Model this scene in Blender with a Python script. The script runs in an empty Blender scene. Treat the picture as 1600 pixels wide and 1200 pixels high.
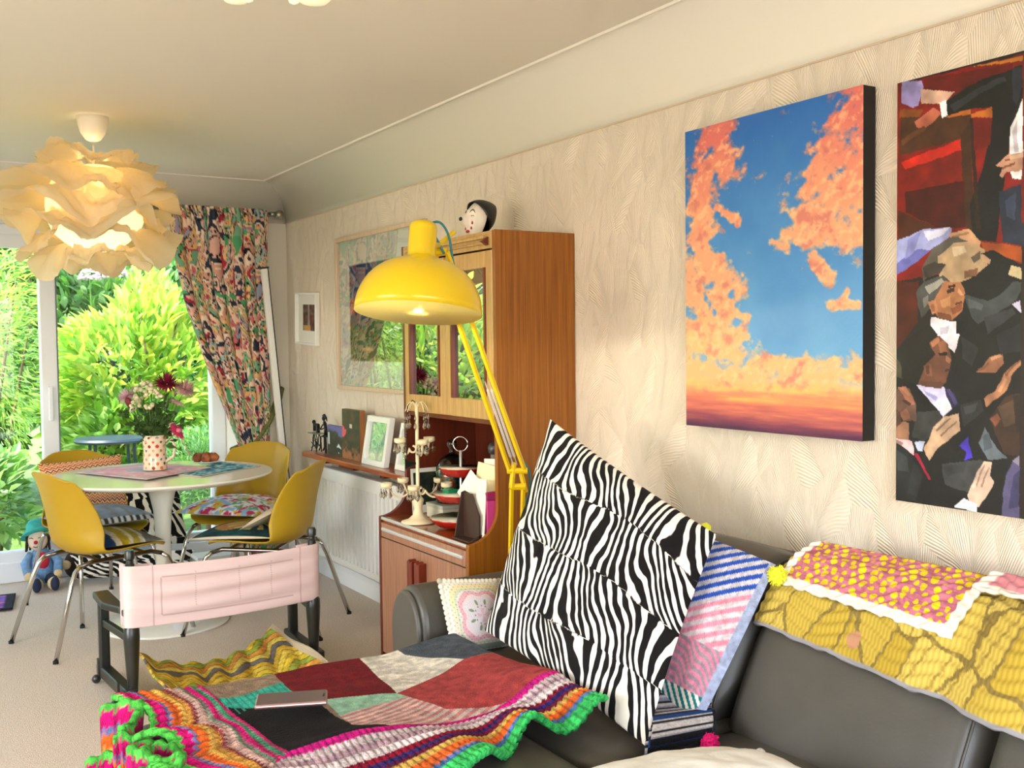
import bpy, math, random
import numpy as np
from mathutils import Vector, Matrix
SC = bpy.context.scene
COL = SC.collection
PI = math.pi

# ---------------- camera ----------------
def cam_matrix(yaw, pitch, roll):
    F = Vector((math.sin(yaw)*math.cos(pitch), math.cos(yaw)*math.cos(pitch), -math.sin(pitch)))
    R = Vector((math.cos(yaw), -math.sin(yaw), 0)); U = R.cross(F)
    c, s = math.cos(roll), math.sin(roll)
    r = c*R + s*U; u = -s*R + c*U
    return Matrix(((r.x, u.x, -F.x), (r.y, u.y, -F.y), (r.z, u.z, -F.z)))
cd = bpy.data.cameras.new('camera'); cam = bpy.data.objects.new('camera', cd); COL.objects.link(cam)
cam.matrix_world = Matrix.Translation((-2.198, 0, 1.35)) @ cam_matrix(0.551561, 0.041165, -0.011329).to_4x4()
cd.sensor_width = 36; cd.lens = 1608.58/1600*36; cd.clip_start = 0.05; cd.clip_end = 200
SC.camera = cam
# ---------------- view, world, sun, area lights ----------------
vs = SC.view_settings
vs.view_transform = 'Standard'; vs.look = 'None'; vs.gamma = 1; vs.use_curve_mapping = False; vs.exposure = 0.0
w = bpy.data.worlds.new('world'); SC.world = w; w.use_nodes = True
wn = w.node_tree.nodes; wl = w.node_tree.links
sky = wn.new('ShaderNodeTexSky'); sky.sky_type = 'NISHITA'; sky.sun_disc = False
sky.sun_elevation = math.radians(48); sky.sun_rotation = math.radians(250); sky.air_density = 1; sky.dust_density = 2.5; sky.ozone_density = 1
wn['Background'].inputs[1].default_value = 1.65
wl.new(sky.outputs[0], wn['Background'].inputs[0])
def sun(direction, strength, color):
    l = bpy.data.lights.new('sun', 'SUN'); l.energy = strength; l.angle = math.radians(1.5); l.color = color
    o = bpy.data.objects.new('sun', l); COL.objects.link(o)
    o.rotation_euler = Vector(direction).to_track_quat('-Z', 'Y').to_euler(); return o
sun((0.66, 0.2, -0.85), 11.0, (1.0, .96, .86))
def area(name, loc, direction, sx, sy, power, color):
    l = bpy.data.lights.new(name, 'AREA'); l.shape = 'RECTANGLE'; l.size = sx; l.size_y = sy; l.energy = power; l.color = color
    o = bpy.data.objects.new(name, l); COL.objects.link(o); o.location = loc
    o.rotation_euler = Vector(direction).to_track_quat('-Z', 'Y').to_euler(); return o
# two unseen fill lights added to brighten the room from behind and left
area('front_fill_light', (-2.3, -1.62, 1.45), (0, 1, -.05), 3.2, 1.5, 50, (1.0, .985, .97))
area('side_fill_light', (-4.78, 2.2, 1.45), (1, 0.1, -.05), 2.6, 1.5, 32, (1.0, .985, .97))

# ---------------- helpers ----------------
def lin(c):
    return tuple(((x/12.92) if x <= .04045 else ((x+.055)/1.055)**2.4) for x in (v/255 for v in c))
def linA(a):
    a = np.asarray(a, float)/255
    return np.where(a <= .04045, a/12.92, ((a+.055)/1.055)**2.4)
MATS = {}
def mat(name, col=(200,200,200), rough=.6, metal=0, bump=0, bscale=40, var=0, vscale=6, emit=None, estr=0, spec=.5, coat=0, alpha=None, bdist=.01, stretch=None, sheen=0):
    if name in MATS: return MATS[name]
    m = bpy.data.materials.new(name); m.use_nodes = True; nt = m.node_tree; b = nt.nodes['Principled BSDF']
    c = lin(col); b.inputs['Base Color'].default_value = (*c, 1); b.inputs['Roughness'].default_value = rough; b.inputs['Metallic'].default_value = metal
    b.inputs['Specular IOR Level'].default_value = spec; b.inputs['Coat Weight'].default_value = coat; b.inputs['Coat Roughness'].default_value = .1
    if sheen: b.inputs['Sheen Weight'].default_value = sheen
    tc = nt.nodes.new('ShaderNodeTexCoord'); vec = tc.outputs['Object']
    if stretch:
        mp = nt.nodes.new('ShaderNodeMapping'); mp.inputs['Scale'].default_value = stretch; nt.links.new(vec, mp.inputs[0]); vec = mp.outputs[0]
    if var:
        n = nt.nodes.new('ShaderNodeTexNoise'); n.inputs['Scale'].default_value = vscale; n.inputs['Detail'].default_value = 5; nt.links.new(vec, n.inputs[0])
        r = nt.nodes.new('ShaderNodeValToRGB'); r.color_ramp.elements[0].position = .3; r.color_ramp.elements[1].position = .7
        r.color_ramp.elements[0].color = (*[x*(1-var) for x in c], 1); r.color_ramp.elements[1].color = (*[min(1, x*(1+var)) for x in c], 1)
        nt.links.new(n.outputs[0], r.inputs[0]); nt.links.new(r.outputs[0], b.inputs['Base Color'])
    if bump:
        n = nt.nodes.new('ShaderNodeTexNoise'); n.inputs['Scale'].default_value = bscale; n.inputs['Detail'].default_value = 4; nt.links.new(vec, n.inputs[0])
        bp = nt.nodes.new('ShaderNodeBump'); bp.inputs['Strength'].default_value = bump; bp.inputs['Distance'].default_value = bdist
        nt.links.new(n.outputs[0], bp.inputs['Height']); nt.links.new(bp.outputs[0], b.inputs['Normal'])
    if emit: b.inputs['Emission Color'].default_value = (*lin(emit), 1); b.inputs['Emission Strength'].default_value = estr
    MATS[name] = m; return m
def painted(name, rough=.9, bump=.3, bscale=300, bdist=.002, spec=.3, coat=0, sheen=0):
    if name in MATS: return MATS[name]
    m = mat(name, rough=rough, bump=bump, bscale=bscale, bdist=bdist, spec=spec, coat=coat, sheen=sheen)
    nt = m.node_tree; a = nt.nodes.new('ShaderNodeAttribute'); a.attribute_name = 'Col'
    nt.links.new(a.outputs['Color'], nt.nodes['Principled BSDF'].inputs['Base Color']); return m
def wood(name, c1, c2, rough=.4, scale=(40,40,3), coat=.15, spec=.4):
    if name in MATS: return MATS[name]
    m = mat(name, c1, rough, coat=coat, spec=spec); nt = m.node_tree; b = nt.nodes['Principled BSDF']
    tc = nt.nodes.new('ShaderNodeTexCoord'); mp = nt.nodes.new('ShaderNodeMapping'); mp.inputs['Scale'].default_value = scale
    nt.links.new(tc.outputs['Object'], mp.inputs[0])
    n = nt.nodes.new('ShaderNodeTexNoise'); n.inputs['Scale'].default_value = 1.5; n.inputs['Detail'].default_value = 6; n.inputs['Roughness'].default_value = .65
    nt.links.new(mp.outputs[0], n.inputs[0])
    r = nt.nodes.new('ShaderNodeValToRGB'); r.color_ramp.elements[0].position = .32; r.color_ramp.elements[1].position = .68
    r.color_ramp.elements[0].color = (*lin(c1), 1); r.color_ramp.elements[1].color = (*lin(c2), 1)
    nt.links.new(n.outputs[0], r.inputs[0]); nt.links.new(r.outputs[0], b.inputs['Base Color']); return m
def glass(name, tint=(255,255,255), refl=1.0, rough=0.0, ior=1.5, base=0.0):
    """thin pane: lets the view through, mirrors by Fresnel"""
    if name in MATS: return MATS[name]
    m = bpy.data.materials.new(name); m.use_nodes = True; nt = m.node_tree; nt.nodes.clear()
    o = nt.nodes.new('ShaderNodeOutputMaterial'); mx = nt.nodes.new('ShaderNodeMixShader'); t = nt.nodes.new('ShaderNodeBsdfTransparent')
    g = nt.nodes.new('ShaderNodeBsdfGlossy'); g.inputs['Roughness'].default_value = rough; t.inputs[0].default_value = (*lin(tint), 1)
    f = nt.nodes.new('ShaderNodeFresnel'); f.inputs[0].default_value = ior
    mm = nt.nodes.new('ShaderNodeMath'); mm.operation = 'MULTIPLY_ADD'; mm.inputs[1].default_value = refl; mm.inputs[2].default_value = base; mm.use_clamp = True
    nt.links.new(f.outputs[0], mm.inputs[0]); nt.links.new(mm.outputs[0], mx.inputs[0]); nt.links.new(t.outputs[0], mx.inputs[1]); nt.links.new(g.outputs[0], mx.inputs[2]); nt.links.new(mx.outputs[0], o.inputs[0])
    MATS[name] = m; return m
def leafmat(name, col, var=.25, trans=.45):
    if name in MATS: return MATS[name]
    m = mat(name, col, .45, var=var, vscale=2.5); nt = m.node_tree; b = nt.nodes['Principled BSDF']; o = nt.nodes['Material Output']
    t = nt.nodes.new('ShaderNodeBsdfTranslucent'); mx = nt.nodes.new('ShaderNodeMixShader'); mx.inputs[0].default_value = trans
    src = b.inputs['Base Color'].links[0].from_socket if b.inputs['Base Color'].links else None
    if src: nt.links.new(src, t.inputs[0])
    nt.links.new(b.outputs[0], mx.inputs[1]); nt.links.new(t.outputs[0], mx.inputs[2]); nt.links.new(mx.outputs[0], o.inputs[0]); return m
def papermat(name, col, trans=.5, rough=.8, bump=.2):
    m = mat(name, col, rough, bump=bump, bscale=18, bdist=.01)
    nt = m.node_tree; b = nt.nodes['Principled BSDF']; o = nt.nodes['Material Output']
    t = nt.nodes.new('ShaderNodeBsdfTranslucent'); t.inputs[0].default_value = (*lin(col), 1); mx = nt.nodes.new('ShaderNodeMixShader'); mx.inputs[0].default_value = trans
    nt.links.new(b.outputs[0], mx.inputs[1]); nt.links.new(t.outputs[0], mx.inputs[2]); nt.links.new(mx.outputs[0], o.inputs[0]); return m

ORG = {}
def org(o): return ORG.get(o.name, Vector((0,0,0))) if o else Vector((0,0,0))
def thing(name, label, cat, loc=(0,0,0), group=None):
    o = bpy.data.objects.new(name, None); COL.objects.link(o); o.location = loc; o.empty_display_size = .05
    ORG[o.name] = Vector(loc); return tag(o, label, cat, group)
def tag(o, label=None, cat=None, group=None, kind=None):
    if label: o['label'] = label
    if cat: o['category'] = cat
    if group: o['group'] = group
    if kind: o['kind'] = kind
    return o
def link(name, me, parent=None):
    o = bpy.data.objects.new(name, me); COL.objects.link(o)
    if parent: o.parent = parent; ORG[o.name] = org(parent)
    else: ORG[o.name] = Vector((0,0,0))
    return o
def dup_tree(o, parent=None):
    c = o.copy(); COL.objects.link(c)
    if parent: c.parent = parent
    for ch in list(o.children): dup_tree(ch, c)
    return c
def rotm(rx=0, ry=0, rz=0):
    return Matrix.Rotation(rz, 3, 'Z') @ Matrix.Rotation(ry, 3, 'Y') @ Matrix.Rotation(rx, 3, 'X')
def spl(P, n=6):
    P = [Vector(p) for p in P]; Q = [P[0]*2-P[1]]+P+[P[-1]*2-P[-2]]; o = []
    for i in range(len(P)-1):
        a, b, c, d = Q[i:i+4]
        for k in range(n):
            t = k/n; o.append(.5*((2*b)+(c-a)*t+(2*a-5*b+4*c-d)*t*t+(3*b-a-3*c+d)*t**3))
    return o+[P[-1]]
class MB:
    def __init__(s): s.v = []; s.f = []; s.mi = []
    def add(s, vs_, fs, mi=0):
        n = len(s.v); s.v += [tuple(p) for p in vs_]; s.f += [tuple(i+n for i in f) for f in fs]; s.mi += [mi]*len(fs); return s
    def box(s, c, d, rot=None, mi=0):
        x, y, z = d[0]/2, d[1]/2, d[2]/2
        P = [Vector((a*x, b*y, e*z)) for a in (-1,1) for b in (-1,1) for e in (-1,1)]
        if rot is not None: P = [rot @ p for p in P]
        c = Vector(c)
        return s.add([p+c for p in P], [(0,1,3,2),(4,6,7,5),(0,4,5,1),(2,3,7,6),(0,2,6,4),(1,5,7,3)], mi)
    def bar(s, a, b, w_, h_, up=(0,0,1), mi=0):
        """box from a to b, w wide, h tall"""
        a, b = Vector(a), Vector(b); d = b-a; L = d.length; X = d.normalized(); up = Vector(up)
        if abs(X.dot(up)) > .99: up = Vector((1,0,0))
        Y = up.cross(X).normalized(); Z = X.cross(Y)
        R = Matrix((X, Y, Z)).transposed()
        return s.box((a+b)/2, (L, w_, h_), R, mi)
    def tube(s, pts, r, seg=8, cap=True, mi=0):
        pts = [Vector(p) for p in pts]; n = len(pts); rs = r if isinstance(r, (list, tuple)) else [r]*n
        T = [(pts[min(i+1, n-1)]-pts[max(i-1, 0)]).normalized() for i in range(n)]
        ref = Vector((0,0,1)) if abs(T[0].z) < .9 else Vector((1,0,0)); N = T[0].cross(ref).normalized()
        vs_ = []
        for i in range(n):
            N = (N - T[i]*N.dot(T[i])).normalized(); B = T[i].cross(N)
            for k in range(seg):
                a = 2*PI*k/seg; vs_.append(pts[i] + rs[i]*(math.cos(a)*N + math.sin(a)*B))
        fs = [(i*seg+k, i*seg+(k+1) % seg, (i+1)*seg+(k+1) % seg, (i+1)*seg+k) for i in range(n-1) for k in range(seg)]
        if cap: fs += [tuple(range(seg))[::-1], tuple((n-1)*seg+k for k in range(seg))]
        return s.add(vs_, fs, mi)
    def lathe(s, prof, seg=24, c=(0,0,0), rot=None, mi=0, wob=None):
        c = Vector(c); vs_ = []; n = len(prof)
        for r, z in prof:
            for k in range(seg):
                a = 2*PI*k/seg; rr = r*(wob(a, r) if wob else 1); p = Vector((rr*math.cos(a), rr*math.sin(a), z))
                vs_.append((rot @ p if rot is not None else p)+c)
        fs = [(i*seg+k, i*seg+(k+1) % seg, (i+1)*seg+(k+1) % seg, (i+1)*seg+k) for i in range(n-1) for k in range(seg)]
        if prof[0][0] > 1e-4: fs.append(tuple(range(seg))[::-1])
        if prof[-1][0] > 1e-4: fs.append(tuple((n-1)*seg+k for k in range(seg)))
        return s.add(vs_, fs, mi)
    def ball(s, c, r, seg=12, rings=8, rot=None, mi=0):
        if not isinstance(r, (tuple, list)): r = (r, r, r)
        c = Vector(c); vs_ = []
        for i in range(rings+1):
            th = PI*i/rings
            for k in range(seg):
                a = 2*PI*k/seg; p = Vector((r[0]*math.sin(th)*math.cos(a), r[1]*math.sin(th)*math.sin(a), -r[2]*math.cos(th)))
                vs_.append((rot @ p if rot is not None else p)+c)
        fs = [(i*seg+k, i*seg+(k+1) % seg, (i+1)*seg+(k+1) % seg, (i+1)*seg+k) for i in range(rings) for k in range(seg)]
        return s.add(vs_, fs, mi)
    def grid(s, fn, nu, nv, closeu=False, mi=0):
        vs_ = [fn(i/nu, j/nv) for j in range(nv+1) for i in range(nu+(0 if closeu else 1))]; w_ = nu if closeu else nu+1
        fs = [(j*w_+i, j*w_+(i+1) % w_, (j+1)*w_+(i+1) % w_, (j+1)*w_+i) for j in range(nv) for i in range(nu)]
        return s.add(vs_, fs, mi)
    def prism(s, poly, axis, a0, a1, mi=0):
        """poly of 2-D points extruded along axis; the other two axes in xyz order"""
        def mk(p, a):
            q = list(p); q.insert(axis, a); return q
        n = len(poly); vs_ = [mk(p, a0) for p in poly]+[mk(p, a1) for p in poly]
        return s.add(vs_, [tuple(range(n))[::-1], tuple(range(n, 2*n))]+[(i, (i+1) % n, n+(i+1) % n, n+i) for i in range(n)], mi)
    def build(s, name, m, parent=None, smooth=False, bevel=0, bseg=2, solid=0, sub=0, auto=None):
        me = bpy.data.meshes.new(name); o_ = org(parent)
        me.from_pydata([(a-o_.x, b-o_.y, c-o_.z) for a, b, c in s.v], [], s.f)
        for x in (m if isinstance(m, (list, tuple)) else [m]): me.materials.append(x)
        if any(s.mi): me.polygons.foreach_set('material_index', s.mi)
        if smooth: me.polygons.foreach_set('use_smooth', [True]*len(s.f))
        fixn(me)
        o = link(name, me, parent)
        if bevel:
            b = o.modifiers.new('bevel', 'BEVEL'); b.width = bevel; b.segments = bseg; b.limit_method = 'ANGLE'; b.angle_limit = math.radians(40)
        if solid:
            b = o.modifiers.new('solid', 'SOLIDIFY'); b.thickness = solid; b.offset = 0
        if sub:
            b = o.modifiers.new('sub', 'SUBSURF'); b.levels = sub; b.render_levels = sub
        if auto:
            me.polygons.foreach_set('use_smooth', [True]*len(s.f))
            try: me.set_sharp_from_angle(angle=math.radians(auto))
            except Exception: pass
        return o
import bmesh
def fixn(me):
    bm = bmesh.new(); bm.from_mesh(me); bmesh.ops.recalc_face_normals(bm, faces=bm.faces); bm.to_mesh(me); bm.free()
def box(name, c, d, m, parent=None, bevel=.003, rot=None):
    return MB().box(c, d, rot).build(name, m, parent, bevel=bevel)
# numpy value noise
def _h(ix, iy, seed):
    n = (ix.astype(np.int64)*374761393 + iy.astype(np.int64)*668265263 + seed*974634677) & 0x7fffffff
    n = ((n ^ (n >> 13))*1274126177) & 0x7fffffff
    return ((n ^ (n >> 16)) & 0xffff)/65535.0
def vnoise(x, y, seed=0):
    x = np.asarray(x, float); y = np.asarray(y, float); ix = np.floor(x); iy = np.floor(y); fx = x-ix; fy = y-iy
    fx = fx*fx*(3-2*fx); fy = fy*fy*(3-2*fy)
    a = _h(ix, iy, seed); b = _h(ix+1, iy, seed); c = _h(ix, iy+1, seed); d = _h(ix+1, iy+1, seed)
    return (a*(1-fx)+b*fx)*(1-fy)+(c*(1-fx)+d*fx)*fy
def fbm(x, y, seed=0, oc=4):
    t = 0; amp = .5; tot = 0
    for k in range(oc):
        t = t+amp*vnoise(x*2**k, y*2**k, seed+k*17); tot += amp; amp *= .55
    return t/tot
def worley(x, y, seed=0):
    ix = np.floor(x); iy = np.floor(y); d1 = np.full_like(x, 9.); d2 = np.full_like(x, 9.); idv = np.zeros_like(x)
    for i in (-1, 0, 1):
        for j in (-1, 0, 1):
            cx = ix+i; cy = iy+j; px = cx+_h(cx, cy, seed); py = cy+_h(cx, cy, seed+7); d = np.hypot(x-px, y-py); k = d < d1
            d2 = np.where(k, d1, np.minimum(d2, d)); idv = np.where(k, _h(cx, cy, seed+13), idv); d1 = np.where(k, d, d1)
    return d1, d2, idv
def sheet(name, pos, colf, nu, nv, m, parent=None, solid=0, phase=None, smooth=True):
    """grid surface; pos(u,v)->(x,y,z) arrays, colf(u,v)->(N,3) sRGB 0-255; u,v in 0..1"""
    u, v = np.meshgrid(np.linspace(0,1,nu+1), np.linspace(0,1,nv+1)); u = u.ravel(); v = v.ravel()
    x, y, z = pos(u, v); o_ = org(parent); one = np.ones_like(u)
    co = np.stack([x*one-o_.x, y*one-o_.y, z*one-o_.z], 1).astype(np.float32)
    i, j = np.meshgrid(np.arange(nu), np.arange(nv)); a = (j*(nu+1)+i).ravel()
    fc = np.stack([a, a+1, a+nu+2, a+nu+1], 1).astype(np.int32)
    me = bpy.data.meshes.new(name); me.vertices.add(len(co)); me.vertices.foreach_set('co', co.ravel())
    me.loops.add(fc.size); me.loops.foreach_set('vertex_index', fc.ravel()); me.polygons.add(len(fc))
    me.polygons.foreach_set('loop_start', np.arange(0, fc.size, 4, dtype=np.int32)); me.polygons.foreach_set('loop_total', np.full(len(fc), 4, dtype=np.int32))
    me.update(calc_edges=True); me.validate()
    me.polygons.foreach_set('use_smooth', np.full(len(fc), smooth))
    if colf is not None:
        c = linA(colf(u, v)); c = np.concatenate([c, np.ones((len(c), 1))], 1).astype(np.float32)
        at = me.attributes.new('Col', 'FLOAT_COLOR', 'POINT'); at.data.foreach_set('color', c.ravel())
    if phase is not None:
        for nm_, va_ in zip(('ph', 'bias'), phase(u, v)):
            at = me.attributes.new(nm_, 'FLOAT', 'POINT'); at.data.foreach_set('value', (va_*one).astype(np.float32))
    me.materials.append(m)
    o = link(name, me, parent)
    if solid:
        b = o.modifiers.new('solid', 'SOLIDIFY'); b.thickness = abs(solid); b.offset = -1 if solid > 0 else 1
    return o
def const(c):
    return lambda u, v: np.tile(np.array(c, float), (len(u), 1))
def inpoly(x, y, poly):
    r = np.zeros(x.shape, bool); n = len(poly); j = n-1
    for i in range(n):
        xi, yi = poly[i]; xj, yj = poly[j]
        c = ((yi > y) != (yj > y)) & (x < (xj-xi)*(y-yi)/((yj-yi) if yj != yi else 1e-9)+xi); r ^= c; j = i
    return r
def mixc(a, b, t):
    t = np.clip(t, 0, 1)[:, None]; return np.asarray(a, float)*(1-t)+np.asarray(b, float)*t
def pillow_pos(A, B, D, C, bulge, pw=.55, side=1, wr=0, seed=1, pin=.06):
    """pillow face between corners A (u0v0), B (u1v0), C (u1v1), D (u0v1)"""
    A, B, C, D = [np.array(p, float) for p in (A, B, C, D)]; n = np.cross(B-A, D-A); n /= np.linalg.norm(n)
    ctr = (A+B+C+D)/4
    def pos(u, v):
        P = ((1-u)*(1-v))[:, None]*A+(u*(1-v))[:, None]*B+(u*v)[:, None]*C+((1-u)*v)[:, None]*D
        e = (4*u*(1-u))*(4*v*(1-v)); h = bulge*np.power(np.clip(e, 0, 1), pw)
        # edges pull in between the corners
        su = 4*u*(1-u); sv = 4*v*(1-v); kk = pin*(su*(1-sv)+sv*(1-su))
        P = P+(ctr-P)*kk[:, None]
        if wr: h = h+wr*(fbm(u*5, v*5, seed)-.5)*np.power(np.clip(e, 0, 1), .3)
        P = P+side*h[:, None]*n
        return P[:, 0], P[:, 1], P[:, 2]
    return pos
def pillow(name, label, cat, A, B, D, C, bulge, colf, m, nu=40, nv=40, back=(200,190,170), backm=None, phase=None, wr=0, seed=1, pin=.06, group=None, bb=None):
    ctr = [(A[i]+B[i]+C[i]+D[i])/4 for i in range(3)]
    base = (ctr[0], ctr[1], min(A[2], B[2], C[2], D[2]))
    n_ = (Vector(B)-Vector(A)).cross(Vector(D)-Vector(A)).normalized(); hint = Vector((0,0,1)) if abs(n_.z) > .75 else Vector((-2.198,0,1.35))-Vector(ctr)
    sg = 1 if n_.dot(hint) > 0 else -1; bb = sg*abs(bulge if bb is None else bb); bulge = sg*abs(bulge)
    t = thing(name, label, cat, base, group)
    sheet('front_cover', pillow_pos(A, B, D, C, bulge, wr=wr, seed=seed, pin=pin), colf, nu, nv, m, t, phase=phase)
    sheet('back_cover', pillow_pos(A, B, D, C, bb, side=-1, pin=pin), const(back), 16, 16, backm or painted('plain_cover'), t)
    return t
# ---------------- room shell ----------------
XL, YB, YE, ZC, ZR = -4.9, -1.7, 6.25, 2.33, 2.10
def wallpaper():
    m = mat('embossed_wallpaper', (240,226,205), .75); nt = m.node_tree; N = nt.nodes; L = nt.links; b = N['Principled BSDF']
    tc = N.new('ShaderNodeTexCoord'); mp = N.new('ShaderNodeMapping'); mp.inputs['Scale'].default_value = (1, 1, .62); L.new(tc.outputs['Object'], mp.inputs[0])
    vo = N.new('ShaderNodeTexVoronoi'); vo.inputs['Scale'].default_value = 9; L.new(mp.outputs[0], vo.inputs['Vector'])
    sub = N.new('ShaderNodeVectorMath'); sub.operation = 'SUBTRACT'; L.new(mp.outputs[0], sub.inputs[0]); L.new(vo.outputs['Position'], sub.inputs[1])
    sp = N.new('ShaderNodeSeparateXYZ'); L.new(sub.outputs[0], sp.inputs[0])
    sc = N.new('ShaderNodeSeparateColor'); L.new(vo.outputs['Color'], sc.inputs[0])
    def mth(op, a, b_=None, c=None):
        n = N.new('ShaderNodeMath'); n.operation = op
        for i, x in enumerate((a, b_, c)):
            if x is None: continue
            if isinstance(x, (int, float)): n.inputs[i].default_value = x
            else: L.new(x, n.inputs[i])
        return n.outputs[0]
    ang = mth('MULTIPLY_ADD', sc.outputs[0], 1.8, -.9); ca = mth('COSINE', ang); sa = mth('SINE', ang)
    al = mth('ADD', mth('MULTIPLY', sp.outputs[2], ca), mth('MULTIPLY', sp.outputs[1], sa))
    pe = mth('SUBTRACT', mth('MULTIPLY', sp.outputs[1], ca), mth('MULTIPLY', sp.outputs[2], sa))
    ap = mth('ABSOLUTE', pe)
    ph = mth('MULTIPLY', mth('SUBTRACT', al, mth('MULTIPLY', mth('POWER', ap, .8), 1.1)), 560)
    no = N.new('ShaderNodeTexNoise'); no.inputs['Scale'].default_value = 7; L.new(mp.outputs[0], no.inputs[0])
    barb = mth('MULTIPLY', mth('SINE', mth('MULTIPLY_ADD', no.outputs[0], 22, ph)), .5)
    vein = mth('MULTIPLY', mth('LESS_THAN', ap, .004), 1.2)
    ve = N.new('ShaderNodeTexVoronoi'); ve.feature = 'DISTANCE_TO_EDGE'; ve.inputs['Scale'].default_value = 9; L.new(mp.outputs[0], ve.inputs['Vector'])
    edge = mth('MULTIPLY', mth('SMOOTH_MIN', ve.outputs[0], .12, .05), 14)
    h = mth('ADD', mth('ADD', barb, vein), edge)
    bp = N.new('ShaderNodeBump'); bp.inputs['Strength'].default_value = .75; bp.inputs['Distance'].default_value = .0026
    L.new(h, bp.inputs['Height']); L.new(bp.outputs[0], b.inputs['Normal']); return m
WALLP = wallpaper()
PLAST = mat('cream_plaster', (238,232,218), .8, bump=.12, bscale=25, bdist=.004)
CEIL = mat('ceiling_paint', (236,230,214), .85, bump=.08, bscale=12, bdist=.004)
WHITE = mat('white_gloss_paint', (244,243,238), .3)
UPVC = mat('white_window_plastic', (240,243,245), .3)
CARPET = mat('beige_carpet', (236,219,200), .98, bump=.9, bscale=230, bdist=.012, var=.16, vscale=140, spec=.1, sheen=.05)
def struct(o): o['kind'] = 'structure'; return o
struct(MB().box((XL/2, (YB+YE)/2+.1, -.05), (-XL+.4, YE-YB+.5, .1)).build('floor', CARPET))
struct(MB().box((XL/2, (YB+YE)/2, ZC+.06), (-XL+.4, YE-YB+.4, .12)).build('ceiling', CEIL))
struct(MB().box((.075, (YB+YE)/2, 1.2), (.15, YE-YB+.3, 2.4)).build('wall_right', WALLP))
m_ = MB()   # far wall round the wide recessed patio window
m_.box((-.165, YE+.17, 1.2), (.33, .34, 2.4)); m_.box(((XL-4.5)/2, YE+.17, 1.2), (-XL-4.5, .34, 2.4)); m_.box((-2.415, YE+.17, 2.225), (4.17, .34, .35))
struct(m_.build('wall_far', PLAST))
m_ = MB()   # left wall with an opening added for the side fill light, y 1.0..3.4, z .75..2.1
m_.box((XL-.075, (YB+1)/2, 1.2), (.15, 1-YB, 2.4)); m_.box((XL-.075, (3.4+YE)/2, 1.2), (.15, YE-3.4, 2.4)); m_.box((XL-.075, 2.2, .37), (.15, 2.4, .76)); m_.box((XL-.075, 2.2, 2.25), (.15, 2.4, .3))
struct(m_.build('wall_left', PLAST))
m_ = MB()   # wall behind the photographer with an opening added for the front fill light, x -3.9..-.7
m_.box((XL/2-2.2, YB-.075, 1.2), (-XL-3.9+.5, .15, 2.4)); m_.box((-.35, YB-.075, 1.2), (.7, .15, 2.4)); m_.box((-2.3, YB-.075, .35), (3.2, .15, .7)); m_.box((-2.3, YB-.075, 2.28), (3.2, .15, .24))
struct(m_.build('wall_back', PLAST))
# curved plaster coving on the right and far sides
def cov(t): a = t*PI/2; return (.2*(1-math.sin(a)), ZR+.23*(1-math.cos(a)))   # t 0 -> at the ceiling side end
prof = []
for k in range(13):
    a = k/12*PI/2; prof.append((.2*(1-math.cos(a)), ZR+.23*math.sin(a)))
nP = len(prof)
m_ = MB(); v = [(-o-.0005, YB, z) for o, z in prof]+[(-o-.0005, YE-o, z) for o, z in prof]
m_.add(v, [(i, i+1, nP+i+1, nP+i) for i in range(nP-1)])
struct(m_.build('trim_1', CEIL, smooth=True, solid=.001))
m_ = MB(); v = [(-o, YE-o-.0005, z) for o, z in prof]+[(XL, YE-o-.0005, z) for o, z in prof]
m_.add(v, [(i, i+1, nP+i+1, nP+i) for i in range(nP-1)])
struct(m_.build('trim_2', CEIL, smooth=True, solid=.001))
BEAD = mat('white_bead', (250,243,228), .5)
struct(MB().tube([(-.203, YB, ZC-.001), (-.2, 2.4, ZC-.001), (-.203, 4, ZC-.001), (-.2, YE-.2, ZC-.001)], .007, 6).build('trim_3', BEAD))
struct(MB().tube([(-.2, YE-.2, ZC-.001), (XL, YE-.2, ZC-.001)], .005, 6).build('trim_4', BEAD))
struct(MB().box((-.002, (YB+YE)/2, ZR), (.005, YE-YB, .005)).build('trim_5', mat('picture_line', (212,192,165), .7)))
struct(MB().prism([(0,0), (-.018,0), (-.018,.075), (-.012,.1), (0,.1)], 1, YB, YE).build('baseboard_right', WHITE))
struct(MB().box((-.165, YE-.009, .05), (.31, .018, .1)).build('baseboard_far', WHITE, bevel=.004))

# ---------------- patio window ----------------
win = thing('window_1', 'wide white framed patio window looking onto the green garden', 'window', (-2.41, 6.55, 0)); win['kind'] = 'structure'
def wb(name, x0, x1, z0, z1, y=6.55, d=.07, m=UPVC): return MB().box(((x0+x1)/2, y, (z0+z1)/2), (x1-x0, d, z1-z0)).build(name, m, win, bevel=.006)
wb('head_frame', -4.5, -.33, 1.99, 2.05, d=.1); wb('top_rail', -4.5, -.33, 1.918, 1.995, d=.06)
wb('sill_frame', -4.5, -.33, 0, .118, d=.12); wb('bottom_rail', -4.5, -.33, .115, .175, d=.07)
for x0, x1 in ((-1.394, -1.308), (-2.75, -2.67), (-4.5, -4.43), (-.415, -.33)):
    wb('post', x0, x1, .115, 1.995, d=.09)
    MB().box((x1+.004, 6.54, 1.05), (.008, .05, 1.75)).build('gasket', mat('grey_gasket', (120,125,125), .6), win)
GL = glass('window_glass', (250,254,252), .55)
for x0, x1 in ((-1.308, -.415), (-2.67, -1.394), (-4.43, -2.75)):
    MB().box(((x0+x1)/2, 6.56, 1.045), (x1-x0, .006, 1.75)).build('pane', GL, win)
hd = MB(); hd.box((-1.351, 6.49, 1.02), (.025, .03, .2)); hd.build('handle', UPVC, win, bevel=.006)

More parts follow.
